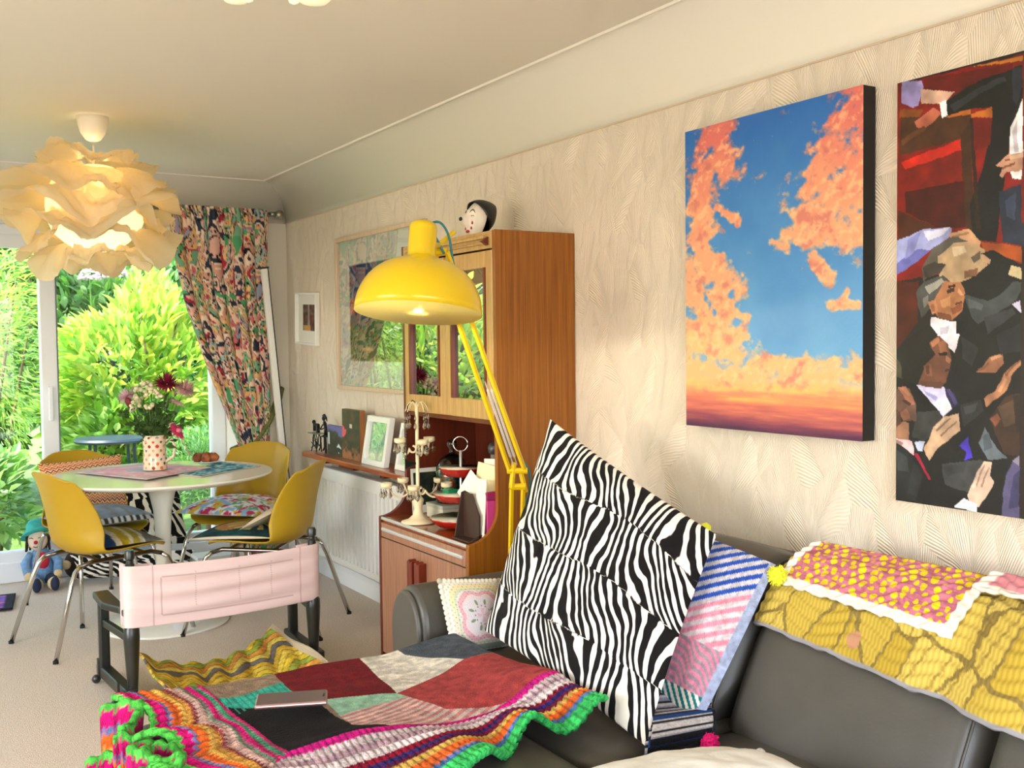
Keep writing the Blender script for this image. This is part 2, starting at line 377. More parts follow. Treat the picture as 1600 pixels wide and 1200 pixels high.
# ---------------- garden ----------------
struct(MB().box((-2, 14.6, -.25), (30, 16.4, .1)).build('ground', mat('lawn', (98,128,52), .9, bump=.8, bscale=60, bdist=.03, var=.35, vscale=9)))
struct(MB().box((-2.4, 7.15, -.12), (8, 1.0, .1)).build('trim_6', mat('patio_stone', (196,188,172), .8, var=.15, vscale=12)))
def leaf_mesh(name, l, w_, m, curl=.15, fold=.25):
    vs_ = [(0,0,0), (-w_/2, l*.35, w_*fold), (0, l*.4, 0), (w_/2, l*.35, w_*fold), (-w_*.38, l*.7, w_*fold*.6-curl*l*.35), (0, l*.72, -curl*l*.4), (w_*.38, l*.7, w_*fold*.6-curl*l*.35), (0, l, -curl*l)]
    fs = [(0,2,1), (0,3,2), (1,2,5,4), (2,3,6,5), (4,5,7), (5,6,7)]
    me = bpy.data.meshes.new(name); me.from_pydata(vs_, [], fs); me.materials.append(m); return me, vs_, fs
CAMP = Vector((-2.198, 0, 1.35))
def shrub(name, label, cat, base, rad, zc, nleaf, nparts, l, w_, mats, seed, group=None, stem=(96,78,50), up=.35, shell=.55, droop=0, stems=7):
    rnd = random.Random(seed); t = thing(name, label, cat, base, group); b = Vector(base); c = Vector((b.x, b.y, zc))
    ms = [leaf_mesh('leaf', l, w_, m) for m in mats]
    st = MB()
    for k in range(stems):
        a = rnd.uniform(0, 2*PI); q = rnd.uniform(.3, .85); tip = c+Vector((rad[0]*q*math.cos(a), rad[1]*q*math.sin(a), rad[2]*rnd.uniform(.1, .8)))
        mid = (b+tip)/2+Vector((rnd.uniform(-.1, .1), rnd.uniform(-.1, .1), .1)); st.tube([b+Vector((.1*math.cos(a), .1*math.sin(a), -.1)), mid, tip], [.022, .014, .006], 5)
    st.build('stem', mat('bark_%d%d%d' % stem, stem, .85, var=.3, vscale=20), t, smooth=True)
    L = []
    for k in range(nleaf):
        d = Vector((rnd.gauss(0,1), rnd.gauss(0,1), rnd.gauss(0,1))).normalized(); r = shell+(1-shell)*rnd.random()**.5
        r *= .86+.22*math.sin(5*d.x+seed)*math.cos(4*d.z+seed*2)
        p = c+Vector((d.x*rad[0]*r, d.y*rad[1]*r, d.z*rad[2]*r))
        if p.z < -.05: p.z = rnd.uniform(-.05, .4)
        out = (d+Vector((rnd.uniform(-.7,.7), rnd.uniform(-.7,.7), rnd.uniform(-.5,.7)+up-droop))).normalized()
        L.append((p, out, rnd.uniform(.7, 1.25), rnd.uniform(0, 2*PI), rnd.randrange(len(mats))))
    L.sort(key=lambda q: (q[0]-CAMP).length-(.5*q[2]))
    def xf(q):
        p, out, s, roll, mi = q; y = out; x = y.cross(Vector((0,0,1)));
        x = x.normalized() if x.length > .01 else Vector((1,0,0)); z = x.cross(y)
        R = Matrix((x, y, z)).transposed() @ Matrix.Rotation((roll-PI)*.35, 3, 'Y'); return R, s
    for q in L[:nparts]:
        R, s = xf(q); o = bpy.data.objects.new('leaf', ms[q[4]][0]); COL.objects.link(o); o.parent = t
        o.matrix_local = Matrix.Translation(q[0]-b) @ R.to_4x4() @ Matrix.Scale(s, 4)
    rest = L[nparts:]
    if rest:
        vs_ = []; fs = []; mi = []
        for q in rest:
            R, s = xf(q); n = len(vs_); _, lv, lf = ms[q[4]]
            vs_ += [tuple(q[0]-b+R @ (Vector(p)*s)) for p in lv]; fs += [tuple(i+n for i in f) for f in lf]; mi += [q[4]]*len(lf)
        me = bpy.data.meshes.new('foliage'); me.from_pydata(vs_, [], fs)
        for m in mats: me.materials.append(m)
        me.polygons.foreach_set('material_index', mi); o = link('foliage', me, t); o['kind'] = 'stuff'
    return t
LM = lambda n, c, tr=.45: leafmat(n, c, .25, tr)
lime = [LM('leaf_lime', (176,206,84)), LM('leaf_yellow', (214,222,96)), LM('leaf_fresh', (140,188,70))]
mid = [LM('leaf_mid', (120,172,76)), LM('leaf_pale', (178,210,120)), LM('leaf_fresh', (140,188,52))]
cool = [LM('leaf_cool', (98,150,88)), LM('leaf_grey', (150,186,128)), LM('leaf_mid', (110,165,58))]
dark = [LM('leaf_dark', (58,96,44), .3), LM('leaf_deep', (78,122,54), .3)]
shrub('laurel_bush', 'lime and yellow laurel bush with long leaves filling the window middle', 'shrub', (-.42, 8.5, -.2), (.8, .6, .85), 1.0, 3400, 300, .15, .052, lime, 1)
shrub('laurel_bush', 'broad leaved green bush below the lime bush behind the flower vase', 'shrub', (-.6, 8.1, -.2), (.6, .3, .5), .55, 1300, 220, .13, .05, mid+[lime[2]], 2)
shrub('maple_bush', 'feathery pale green maple left of the white window post', 'shrub', (-1.62, 8.1, -.2), (.5, .55, .95), 1.2, 4200, 250, .075, .014, [mid[1], lime[0], mid[0]], 3, droop=.6)
HYD = shrub('hydrangea_bush', 'tall blue green bush with pale pink flower heads at the window top', 'shrub', (-.15, 10.2, -.2), (1.5, .8, 1.2), 1.5, 6500, 200, .14, .06, cool, 4)
shrub('fern_bush', 'low feathery evergreen in the lower right window corner', 'shrub', (-.15, 7.5, -.2), (.5, .3, .36), .45, 4200, 200, .06, .011, [cool[0], cool[1], mid[0]], 5)
shrub('garden_plant', 'leafy plant with pale stems low in the left window', 'plant', (-1.78, 7.35, -.2), (.5, .34, .42), .38, 1500, 200, .11, .045, [mid[1], cool[1], mid[0]], 6)
shrub('conifer', 'yellow tipped conifer at the top left of the window', 'tree', (-1.75, 9.6, -.2), (.85, .7, 1.3), 1.7, 4200, 120, .09, .02, [lime[0], mid[0], lime[1]], 7, droop=.5)
for i, (x, y, rx, rz, zc, mm, lab) in enumerate(((-3.4, 9.2, 1.0, 1.0, 1.0, lime, 'lime bush seen only in the cabinet glass reflection'), (-5.4, 9.6, 1.1, 1.2, 1.2, mid, 'green bush far left of the garden seen in reflections'), (-1.9, 11.6, 1.7, 1.9, 1.9, dark, 'dark evergreen tree behind the maple'), (.5, 11.9, 1.8, 1.9, 1.9, dark, 'dark evergreen tree behind the pale flower heads'), (-5.6, 12.5, 1.9, 1.9, 2.0, dark, 'dark tree at the far left of the garden'), (2.3, 9.4, .9, 1.1, 1.1, cool, 'blue green bush hidden right of the patio window'))):
    shrub('garden_tree' if mm is dark else 'garden_bush', lab, 'tree' if mm is dark else 'shrub', (x, y, -.2), (rx, rx*.7, rz), zc, 7500 if mm is dark else 2600, 0, .2 if mm is dark else .16, .085 if mm is dark else .06, mm, 20+i)
# hydrangea heads: flowers of the tall bush
PINKF = leafmat('flower_pink', (236,206,222), .15, .3)
for (x, y, z, r, lab) in ((-.62, 9.5, 1.93, .075, 'pale pink hydrangea head left of the other one'), (-.42, 9.45, 1.95, .085, 'pale hydrangea head nearer the curtain')):
    t = HYD; rnd = random.Random(int(x*100))
    m_ = MB()
    for k in range(90):
        d = Vector((rnd.gauss(0,1), rnd.gauss(0,1), abs(rnd.gauss(0,1))*.8)).normalized(); m_.ball(Vector((x, y, z))+d*r*1.15, (.016, .016, .01), 5, 3)
    hh_ = m_.build('flower_head', PINKF, t, smooth=True); hh_['label'] = lab; MB().tube([(x, y, z), (x+.03, y+.1, z-.5), (x+.05, y+.3, .6)], .006, 5).build('flower_stem', mid[0], hh_)
t = thing('garden_table', 'blue grey garden table beyond the window behind the vase', 'table', (-.8, 7.75, -.2))
m_ = MB(); m_.lathe([(.001,.68), (.24,.68), (.25,.695), (.24,.71), (.001,.71)], 32, (-.82, 7.6, 0)); m_.build('table_top', mat('blue_grey_plastic', (40,54,66), .45), t, auto=40)
for k in range(4):
    a = PI/4+k*PI/2; MB().tube([(-.82+.18*math.cos(a), 7.6+.15*math.sin(a), .69), (-.82+.21*math.cos(a), 7.6+.18*math.sin(a), -.2)], .012, 6).build('leg', mat('blue_grey_plastic'), t)
# ---------------- flat pictures: painted canvases ----------------
def canvas_thing(name, label, cat, y1, y0, z0, z1, xf, thick, colf, nu, nv, side, m=None, g=lambda u: u):
    """picture on the right wall: left edge y1, right edge y0, face at x=xf"""
    t = thing(name, label, cat, (xf, (y0+y1)/2, z0))
    MB().box((xf+thick/2+.001, (y0+y1)/2, (z0+z1)/2), (thick, y1-y0, z1-z0)).build('stretcher', side, t, bevel=.002)
    sheet('painted_face', lambda u, v: (np.full_like(u, xf-.0005), y1+(y0-y1)*g(u), z1+(z0-z1)*v), colf, nu, nv, m or painted('oil_paint', .42, .25, 120, .002, .4), t, smooth=False)
    return t
def sunset(u, v):
    # cloud masses as capsules (u,v from the top left), radius, strength
    K = [(.20,.05,.24,.12,.12),(.13,.15,.1,.26,.11),(.1,.28,.09,.44,.11),(.15,.42,.2,.5,.09),(.02,.44,.05,.56,.09),(.17,.48,.3,.54,.08),(.2,.55,.27,.62,.07),(.1,.6,.2,.66,.05),(.2,.27,.34,.33,.022),(.28,.62,.4,.635,.022),(.02,.66,.35,.7,.05),(.05,.72,.4,.76,.06),(0,.8,.45,.83,.08),
         (.92,.1,1.0,.04,.1),(.85,.17,.8,.24,.13),(.78,.26,.9,.3,.14),(.95,.2,1,.36,.12),(.72,.34,.9,.4,.08),(.6,.38,.78,.42,.04),(.55,.41,.62,.43,.025),(.9,.42,1,.44,.04),(.76,.46,.84,.53,.03),(.84,.61,.98,.615,.018),(.9,.6,.93,.57,.012),(.4,.79,1,.775,.035),(.6,.82,1,.8,.04)]
    uw = u+.03*(fbm(u*9, v*12, 13, 3)-.5); n1 = fbm(uw*13+v*9, v*20-u*4, 3, 6); n2 = fbm(u*5, v*7, 9, 4); n3 = fbm(u*38+v*30, v*60, 5, 4)
    m = np.zeros_like(u)
    for a, b, c, d, r in K:
        a = a; vx, vy = c-a, (d-b)*1.33; wx = u-a; wy = (v-b)*1.33; L = vx*vx+vy*vy+1e-9; t = np.clip((wx*vx+wy*vy)/L, 0, 1)
        dd = np.hypot(wx-t*vx, wy-t*vy); m = np.maximum(m, 1.12-dd/r*.62)
    m = m+(n1-.5)*1.5+(n3-.5)*.7; low = np.clip((v-.775)/.07+(n2-.5)*1.5, 0, 1); mk = np.clip((m-.42)/.30, 0, 1)**.8; mk = np.maximum(mk, low)
    blue = mixc((40,106,184), (112,172,218), np.clip(v*1.15+(n2-.5)*.4, 0, 1))
    cl = mixc((222,116,106), (238,166,126), np.clip(v*3.2+(n2-.5)*1.1-.1, 0, 1)); cl = mixc(cl, (240,186,128), np.clip((v-.52)*4+(n1-.5)*2, 0, .85))
    cl = mixc(cl, (250,206,112), np.clip(1-(m-.45)/.22, 0, 1)*np.clip((n3-.35)*3, 0, 1)*(v > .3)*.8); cl = mixc(cl, (196,104,104), np.clip((n1-.58)*4.5, 0, .6)); cl = mixc(cl, (250,206,150), np.clip((n3-.56)*4, 0, .6))
    st = fbm(u*3, v*60, 21, 4)
    hor = mixc((246,180,98), (230,128,98), np.clip((v-.84)*14+(st-.5)*3, 0, 1)); hor = mixc(hor, (140,66,86), np.clip((v-.915)*16+(st-.5)*1.6, 0, 1)); hor = mixc(hor, (74,38,70), np.clip((v-.97)*30+(st-.5), 0, 1))
    cl = mixc(cl, hor, np.clip((v-.84)*18, 0, 1)); return mixc(blue, cl, mk)
canvas_thing('sunset_canvas', 'large deep-edged canvas of orange sunset clouds on blue sky', 'painting', 2.452, 1.775, 1.083, 1.991, -.05, .046, sunset, 180, 240, mat('black_canvas_edge', (16,14,16), .7))
PIC2 = [((120,22,16),[(1.695,1.975),(1.328,1.97),(1.323,1.513),(1.692,1.489)]),((190,120,40),[(1.489,1.972),(1.356,1.965),(1.356,1.954),(1.463,1.968)]),((92,18,14),[(1.613,1.972),(1.384,1.954),(1.384,1.894),(1.613,1.923)]),((150,140,196),[(1.677,1.978),(1.619,1.97),(1.613,1.952),(1.627,1.911),(1.644,1.909),(1.678,1.929)]),((196,160,140),[(1.622,1.949),(1.531,1.923),(1.557,1.902),(1.619,1.912)]),((120,66,24),[(1.682,1.913),(1.613,1.899),(1.63,1.878),(1.682,1.89)]),((70,42,24),[(1.679,1.892),(1.483,1.864),(1.477,1.812),(1.682,1.798)]),((180,100,36),[(1.552,1.87),(1.488,1.875),(1.487,1.863),(1.541,1.865)]),((170,96,36),[(1.486,1.862),(1.43,1.87),(1.432,1.845),(1.485,1.855)]),((60,36,22),[(1.514,1.819),(1.485,1.855),(1.482,1.711),(1.465,1.579),(1.502,1.606),(1.511,1.781)]),((190,34,18),[(1.676,1.782),(1.514,1.809),(1.511,1.785),(1.664,1.761)]),((116,22,14),[(1.667,1.761),(1.511,1.785),(1.499,1.603),(1.572,1.61),(1.663,1.657)]),((70,34,16),[(1.684,1.664),(1.566,1.607),(1.684,1.589)]),((176,98,74),[(1.638,1.875),(1.585,1.898),(1.566,1.88),(1.59,1.861),(1.613,1.853),(1.633,1.859)]),((226,228,236),[(1.571,1.905),(1.552,1.908),(1.546,1.872),(1.563,1.868)]),((22,24,22),[(1.552,1.906),(1.468,1.935),(1.384,1.943),(1.328,1.952),(1.326,1.777),(1.383,1.823),(1.402,1.763),(1.432,1.804),(1.43,1.868),(1.488,1.875),(1.546,1.872)]),((20,22,24),[(1.43,1.886),(1.36,1.894),(1.383,1.823),(1.401,1.7),(1.42,1.565),(1.481,1.576),(1.487,1.656),(1.456,1.735),(1.437,1.805)]),((240,238,242),[(1.357,1.88),(1.336,1.88),(1.334,1.69),(1.382,1.702),(1.392,1.725),(1.388,1.815)]),((34,42,58),[(1.416,1.674),(1.325,1.694),(1.324,1.544),(1.405,1.56)]),((186,140,116),[(1.424,1.735),(1.392,1.757),(1.358,1.756),(1.358,1.716),(1.396,1.717),(1.406,1.705),(1.414,1.711),(1.406,1.728)]),((150,70,24),[(1.46,1.569),(1.352,1.546),(1.351,1.51),(1.45,1.54)]),((150,156,206),[(1.69,1.589),(1.611,1.612),(1.534,1.609),(1.539,1.586),(1.594,1.557),(1.657,1.517),(1.689,1.506)]),((96,100,168),[(1.69,1.534),(1.628,1.564),(1.594,1.557),(1.657,1.517),(1.689,1.506)]),((190,148,112),[(1.544,1.593),(1.491,1.6),(1.46,1.569),(1.465,1.556),(1.512,1.578),(1.539,1.583)]),((86,82,74),[(1.616,1.519),(1.583,1.565),(1.528,1.587),(1.491,1.572),(1.528,1.532),(1.577,1.517),(1.61,1.484)]),((178,150,116),[(1.572,1.54),(1.528,1.57),(1.486,1.571),(1.45,1.55),(1.434,1.516),(1.459,1.49),(1.501,1.478),(1.566,1.482)]),((90,80,66),[(1.486,1.534),(1.462,1.548),(1.46,1.527),(1.478,1.519)]),((20,22,22),[(1.46,1.541),(1.43,1.548),(1.351,1.501),(1.351,1.47),(1.501,1.478),(1.439,1.512)]),((196,180,140),[(1.385,1.508),(1.356,1.499),(1.356,1.475),(1.392,1.486)]),((76,24,12),[(1.692,1.489),(1.622,1.485),(1.627,1.386),(1.692,1.312)]),((24,24,24),[(1.704,1.307),(1.627,1.367),(1.554,1.394),(1.501,1.45),(1.351,1.47),(1.323,1.468),(1.317,0.888),(1.708,0.824)]),((70,72,70),[(1.633,1.456),(1.61,1.484),(1.555,1.496),(1.538,1.48),(1.565,1.453),(1.571,1.429),(1.599,1.415),(1.616,1.396)]),((168,112,74),[(1.571,1.453),(1.555,1.481),(1.511,1.479),(1.498,1.454),(1.503,1.412),(1.532,1.389),(1.571,1.395),(1.588,1.429)]),((190,128,90),[(1.599,1.435),(1.576,1.439),(1.568,1.409),(1.587,1.403)]),((60,34,24),[(1.549,1.459),(1.527,1.468),(1.527,1.456),(1.544,1.452)]),((130,76,46),[(1.538,1.418),(1.503,1.431),(1.506,1.412),(1.532,1.401)]),((232,226,238),[(1.59,1.398),(1.521,1.384),(1.511,1.355),(1.526,1.312),(1.559,1.341),(1.59,1.378)]),((18,18,18),[(1.521,1.384),(1.49,1.388),(1.505,1.355),(1.521,1.355)]),((62,68,70),[(1.501,1.45),(1.439,1.429),(1.399,1.45),(1.38,1.471),(1.351,1.47),(1.37,1.43),(1.418,1.4),(1.464,1.378),(1.479,1.393)]),((200,196,224),[(1.379,1.422),(1.351,1.434),(1.35,1.389),(1.365,1.403)]),((28,26,24),[(1.685,1.302),(1.65,1.347),(1.593,1.373),(1.57,1.356),(1.581,1.302),(1.604,1.278),(1.62,1.238),(1.667,1.241),(1.679,1.271)]),((104,66,50),[(1.593,1.337),(1.565,1.353),(1.543,1.332),(1.534,1.298),(1.548,1.24),(1.592,1.229),(1.626,1.233),(1.604,1.278),(1.578,1.307)]),((140,92,66),[(1.57,1.337),(1.551,1.341),(1.543,1.312),(1.565,1.312)]),((122,80,58),[(1.609,1.278),(1.587,1.285),(1.586,1.253),(1.603,1.258)]),((200,198,232),[(1.629,1.233),(1.553,1.232),(1.515,1.193),(1.552,1.157),(1.592,1.194)]),((232,230,240),[(1.566,1.183),(1.542,1.206),(1.533,1.178),(1.552,1.16)]),((44,36,70),[(1.55,1.232),(1.526,1.216),(1.512,1.188),(1.531,1.178),(1.545,1.206)]),((16,16,18),[(1.667,1.236),(1.629,1.233),(1.558,1.157),(1.62,1.138),(1.643,1.177)]),((146,98,70),[(1.468,1.266),(1.432,1.303),(1.403,1.313),(1.4,1.29),(1.417,1.267)]),((170,118,86),[(1.449,1.208),(1.419,1.227),(1.397,1.267),(1.354,1.304),(1.352,1.293),(1.383,1.258),(1.392,1.226),(1.412,1.211),(1.442,1.187)]),((52,54,54),[(1.626,1.168),(1.564,1.171),(1.552,1.143),(1.608,1.095),(1.643,1.102)]),((188,156,128),[(1.608,1.075),(1.58,1.131),(1.552,1.157),(1.512,1.167),(1.509,1.126),(1.563,1.088),(1.591,1.051)]),((100,72,60),[(1.682,1.226),(1.649,1.222),(1.629,1.188),(1.629,1.143),(1.667,1.141),(1.697,1.185)]),((150,98,76),[(1.682,1.226),(1.661,1.229),(1.638,1.202),(1.632,1.183),(1.655,1.187)]),((136,90,70),[(1.679,1.16),(1.655,1.174),(1.646,1.147),(1.667,1.141)]),((150,108,84),[(1.697,1.113),(1.673,1.14),(1.649,1.137),(1.649,1.091),(1.691,1.098)]),((214,178,184),[(1.703,1.1),(1.643,1.092),(1.634,1.057),(1.666,1.075)]),((186,196,226),[(1.637,1.09),(1.605,1.095),(1.611,1.069),(1.625,1.068)]),((150,20,56),[(1.637,1.062),(1.625,1.063),(1.585,1.003),(1.593,1.004)]),((34,36,38),[(1.703,1.087),(1.654,1.066),(1.608,1.01),(1.63,0.947),(1.708,0.943)]),((66,48,170),[(1.511,1.092),(1.488,1.116),(1.477,1.067),(1.498,1.058),(1.493,1.08)]),((90,100,108),[(1.461,1.101),(1.446,1.14),(1.416,1.095),(1.386,1.075),(1.436,1.066)]),((58,40,30),[(1.436,1.159),(1.397,1.212),(1.349,1.227),(1.347,1.083),(1.396,1.083)]),((120,72,50),[(1.434,1.159),(1.416,1.174),(1.406,1.161),(1.421,1.141)]),((60,62,64),[(1.557,1.045),(1.456,1.064),(1.446,1.055),(1.481,0.985),(1.551,0.996)]),((206,178,158),[(1.487,0.98),(1.466,1.03),(1.446,1.06),(1.425,1.062),(1.43,1.029),(1.42,1.016),(1.46,0.95),(1.481,0.961)]),((216,222,228),[(1.526,0.946),(1.497,0.971),(1.463,0.959),(1.463,0.94)]),((84,80,116),[(1.395,1.033),(1.371,1.076),(1.319,1.099),(1.317,0.933),(1.404,0.939)]),((128,120,140),[(1.376,1.071),(1.347,1.092),(1.319,1.099),(1.337,1.039)]),((44,48,52),[(1.541,1.894),(1.468,1.919),(1.403,1.932),(1.397,1.922),(1.463,1.904),(1.53,1.877)]),((38,44,54),[(1.384,1.943),(1.36,1.942),(1.36,1.902),(1.374,1.861),(1.383,1.876)]),((44,28,18),[(1.489,1.855),(1.48,1.853),(1.46,1.588),(1.471,1.589)]),((96,18,14),[(1.48,1.852),(1.432,1.843),(1.437,1.787),(1.477,1.775)]),((64,14,10),[(1.664,1.706),(1.503,1.714),(1.499,1.603),(1.572,1.61),(1.663,1.657)]),((96,60,34),[(1.676,1.837),(1.613,1.86),(1.604,1.851),(1.673,1.824)]),((120,78,58),[(1.402,1.745),(1.382,1.749),(1.381,1.745),(1.4,1.74)]),((120,78,58),[(1.409,1.728),(1.377,1.737),(1.376,1.733),(1.406,1.722)]),((206,170,146),[(1.392,1.755),(1.358,1.754),(1.359,1.743),(1.389,1.745)]),((196,190,204),[(1.383,1.805),(1.373,1.83),(1.37,1.758),(1.38,1.76)]),((52,62,84),[(1.401,1.654),(1.372,1.669),(1.376,1.607),(1.396,1.618)]),((126,130,190),[(1.657,1.592),(1.617,1.607),(1.64,1.555),(1.663,1.542)]),((206,208,232),[(1.611,1.607),(1.539,1.607),(1.555,1.594),(1.6,1.581)]),((60,54,48),[(1.614,1.519),(1.58,1.531),(1.549,1.519),(1.566,1.499),(1.605,1.494)]),((210,190,158),[(1.533,1.561),(1.502,1.563),(1.496,1.544),(1.528,1.539)]),((120,84,60),[(1.501,1.502),(1.465,1.509),(1.47,1.491),(1.501,1.485)]),((200,160,124),[(1.457,1.541),(1.434,1.523),(1.437,1.514),(1.455,1.522)]),((150,110,80),[(1.531,1.587),(1.491,1.593),(1.489,1.588),(1.528,1.582)]),((150,148,140),[(1.608,1.472),(1.56,1.489),(1.555,1.479),(1.593,1.454)]),((120,118,112),[(1.613,1.443),(1.596,1.454),(1.598,1.43),(1.61,1.42)]),((44,30,24),[(1.545,1.471),(1.524,1.475),(1.524,1.469),(1.543,1.464)]),((206,154,110),[(1.516,1.465),(1.502,1.449),(1.511,1.446),(1.519,1.455)]),((84,44,34),[(1.526,1.431),(1.505,1.434),(1.505,1.429),(1.524,1.426)]),((196,140,96),[(1.565,1.438),(1.538,1.447),(1.538,1.423),(1.56,1.419)]),((120,72,46),[(1.571,1.409),(1.538,1.401),(1.532,1.387),(1.571,1.395)]),((150,96,66),[(1.592,1.427),(1.581,1.429),(1.578,1.411),(1.589,1.41)]),((190,184,204),[(1.565,1.373),(1.538,1.377),(1.543,1.355),(1.562,1.355)]),((46,46,48),[(1.508,1.35),(1.463,1.322),(1.478,1.28),(1.505,1.298)]),((52,54,58),[(1.448,1.392),(1.379,1.413),(1.374,1.399),(1.438,1.354)]),((36,38,42),[(1.418,1.354),(1.355,1.38),(1.354,1.317),(1.408,1.308)]),((88,94,98),[(1.49,1.44),(1.449,1.42),(1.454,1.41),(1.485,1.416)]),((70,64,50),[(1.691,1.304),(1.676,1.287),(1.67,1.246),(1.691,1.251)]),((166,112,80),[(1.59,1.337),(1.568,1.35),(1.562,1.341),(1.584,1.327)]),((40,24,20),[(1.57,1.311),(1.544,1.314),(1.544,1.307),(1.567,1.304)]),((156,104,76),[(1.547,1.307),(1.535,1.296),(1.54,1.288),(1.549,1.292)]),((64,34,28),[(1.553,1.273),(1.537,1.275),(1.537,1.27),(1.551,1.267)]),((84,50,38),[(1.604,1.278),(1.593,1.28),(1.592,1.261),(1.6,1.26)]),((90,58,44),[(1.618,1.243),(1.553,1.24),(1.558,1.227),(1.615,1.232)]),((150,152,206),[(1.609,1.223),(1.569,1.205),(1.574,1.195),(1.6,1.209)]),((70,62,110),[(1.545,1.225),(1.537,1.228),(1.517,1.193),(1.525,1.185)]),((44,44,46),[(1.509,1.188),(1.457,1.205),(1.447,1.177),(1.498,1.136)]),((60,62,64),[(1.499,1.184),(1.462,1.198),(1.472,1.176),(1.493,1.165)]),((120,80,58),[(1.463,1.275),(1.437,1.289),(1.435,1.286),(1.46,1.27)]),((186,138,104),[(1.432,1.301),(1.408,1.31),(1.405,1.304),(1.427,1.294)]),((200,148,112),[(1.414,1.225),(1.397,1.258),(1.392,1.253),(1.407,1.221)]),((120,80,60),[(1.397,1.265),(1.359,1.301),(1.357,1.298),(1.392,1.26)]),((126,96,78),[(1.573,1.124),(1.536,1.157),(1.534,1.154),(1.57,1.12)]),((126,96,78),[(1.563,1.113),(1.52,1.149),(1.518,1.146),(1.56,1.109)]),((212,184,156),[(1.577,1.131),(1.552,1.155),(1.547,1.152),(1.573,1.126)]),((64,40,32),[(1.673,1.191),(1.66,1.196),(1.643,1.187),(1.646,1.181)]),((172,118,92),[(1.676,1.224),(1.662,1.227),(1.646,1.209),(1.655,1.207)]),((84,54,44),[(1.691,1.165),(1.676,1.165),(1.673,1.135),(1.689,1.124)]),((150,120,118),[(1.69,1.096),(1.666,1.085),(1.672,1.078),(1.69,1.086)]),((52,56,60),[(1.69,1.068),(1.654,1.051),(1.648,1.016),(1.684,1.017)]),((40,42,44),[(1.637,1.037),(1.613,1.009),(1.625,0.958),(1.654,0.965)]),((150,122,110),[(1.468,1.006),(1.446,1.053),(1.444,1.051),(1.465,1.001)]),((150,122,110),[(1.455,1.003),(1.434,1.049),(1.432,1.047),(1.451,0.999)]),((224,196,172),[(1.476,1.0),(1.461,1.03),(1.457,1.028),(1.47,0.996)]),((190,196,206),[(1.508,0.956),(1.494,0.967),(1.476,0.96),(1.481,0.95)]),((52,54,56),[(1.552,1.04),(1.487,1.056),(1.498,1.031),(1.541,1.017)]),((80,60,46),[(1.416,1.188),(1.377,1.204),(1.367,1.154),(1.396,1.143)]),((44,34,28),[(1.377,1.217),(1.349,1.218),(1.348,1.128),(1.367,1.136)]),((60,58,96),[(1.376,1.035),(1.347,1.065),(1.337,0.975),(1.385,0.96)]),((70,80,88),[(1.451,1.121),(1.436,1.131),(1.426,1.095),(1.446,1.084)]),((40,30,28),[(1.36,0.9),(1.36,1.55),(0.9,1.5),(0.9,0.9)]),((110,26,18),[(1.36,1.6),(1.36,2.0),(0.9,2.0),(0.9,1.7)]),((150,110,86),[(1.2,1.45),(1.12,1.52),(1.06,1.44),(1.1,1.34),(1.18,1.34)]),((210,210,222),[(1.18,1.34),(1.1,1.34),(1.13,1.2)])]
def figures(u, v):
    y = 1.688-.75*np.where(u < .8, u*.6, .48+(u-.8)*2.6); z = 1.977-v*1.036; c = np.tile(np.array((26,26,26), float), (len(u), 1))
    for col, poly in PIC2:
        k = inpoly(y+.006*(fbm(y*40, z*40, 6, 2)-.5), z+.006*(fbm(y*40+9, z*40, 7, 2)-.5), poly); n = fbm(y[k]*28, z[k]*28, 4, 3) if k.any() else 0
        if k.any(): c[k] = np.array(col, float)*(.72+.56*n[:, None])
    return c
canvas_thing('figure_canvas', 'tall canvas of dark suited men raising hands against red panels', 'painting', 1.688, .938, .941, 1.977, -.03, .028, figures, 330, 460, mat('white_canvas_edge', (236,228,212), .7), None, lambda u: np.where(u < .8, u*.6, .48+(u-.8)*2.6))

def framed(name, label, y1, y0, z0, z1, xf, fw, depth, framec, colf, nu, nv, gl=None, mount=0, mountc=(235,238,230), lean=0, extra=0):
    """framed picture facing -x; lean tips the top back towards the wall"""
    t = thing(name, label, 'picture', (xf, (y0+y1)/2, z0)); h = z1-z0; L = lean/h
    X = lambda z, d=0: xf+d+(z-z0)*L
    def member(a, b, c, d):
        m_ = MB(); vs_ = [(X(z, dd), y, z) for dd in (0, depth) for y, z in ((a, c), (b, c), (b, d), (a, d))]
        m_.add(vs_, [(0,1,2,3), (4,7,6,5), (0,4,5,1), (1,5,6,2), (2,6,7,3), (3,7,4,0)]); return m_
    member(y0, y0+fw, z0, z1).build('frame', framec, t, bevel=.002); member(y1-fw, y1, z0, z1).build('frame', framec, t, bevel=.002)
    member(y0+fw, y1-fw, z0, z0+fw).build('frame', framec, t, bevel=.002); member(y0+fw, y1-fw, z1-fw, z1).build('frame', framec, t, bevel=.002)
    a, b, c, d = y1-fw, y0+fw, z0+fw, z1-fw
    def P(dx): return lambda u, v: (X(d+(c-d)*v, dx), a+(b-a)*u, d+(c-d)*v)
    if mount:
        mw = mount if isinstance(mount, tuple) else (mount,)*4   # left,right,top,bottom as fractions
        def cf(u, v):
            r = np.tile(np.array(mountc, float), (len(u), 1)); uu = (u-mw[0])/(1-mw[0]-mw[1]); vv = (v-mw[2])/(1-mw[2]-mw[3]); k = (uu > 0)&(uu < 1)&(vv > 0)&(vv < 1)
            r[k] = colf(uu[k], vv[k]); return r
    else: cf = colf
    sheet('print', P(depth*.75), cf, nu, nv, painted('print_paper', .6, 0), t, smooth=False)
    sheet('back_board', P(depth*.95), const((120,100,80)), 1, 1, mat('back_board', (120,100,80), .8), t)
    if gl: sheet('glazing', P(depth*.35), None, 1, 1, gl, t)
    return t
PG = glass('picture_glass', (255,255,255), .4, .01, 1.5, .01)
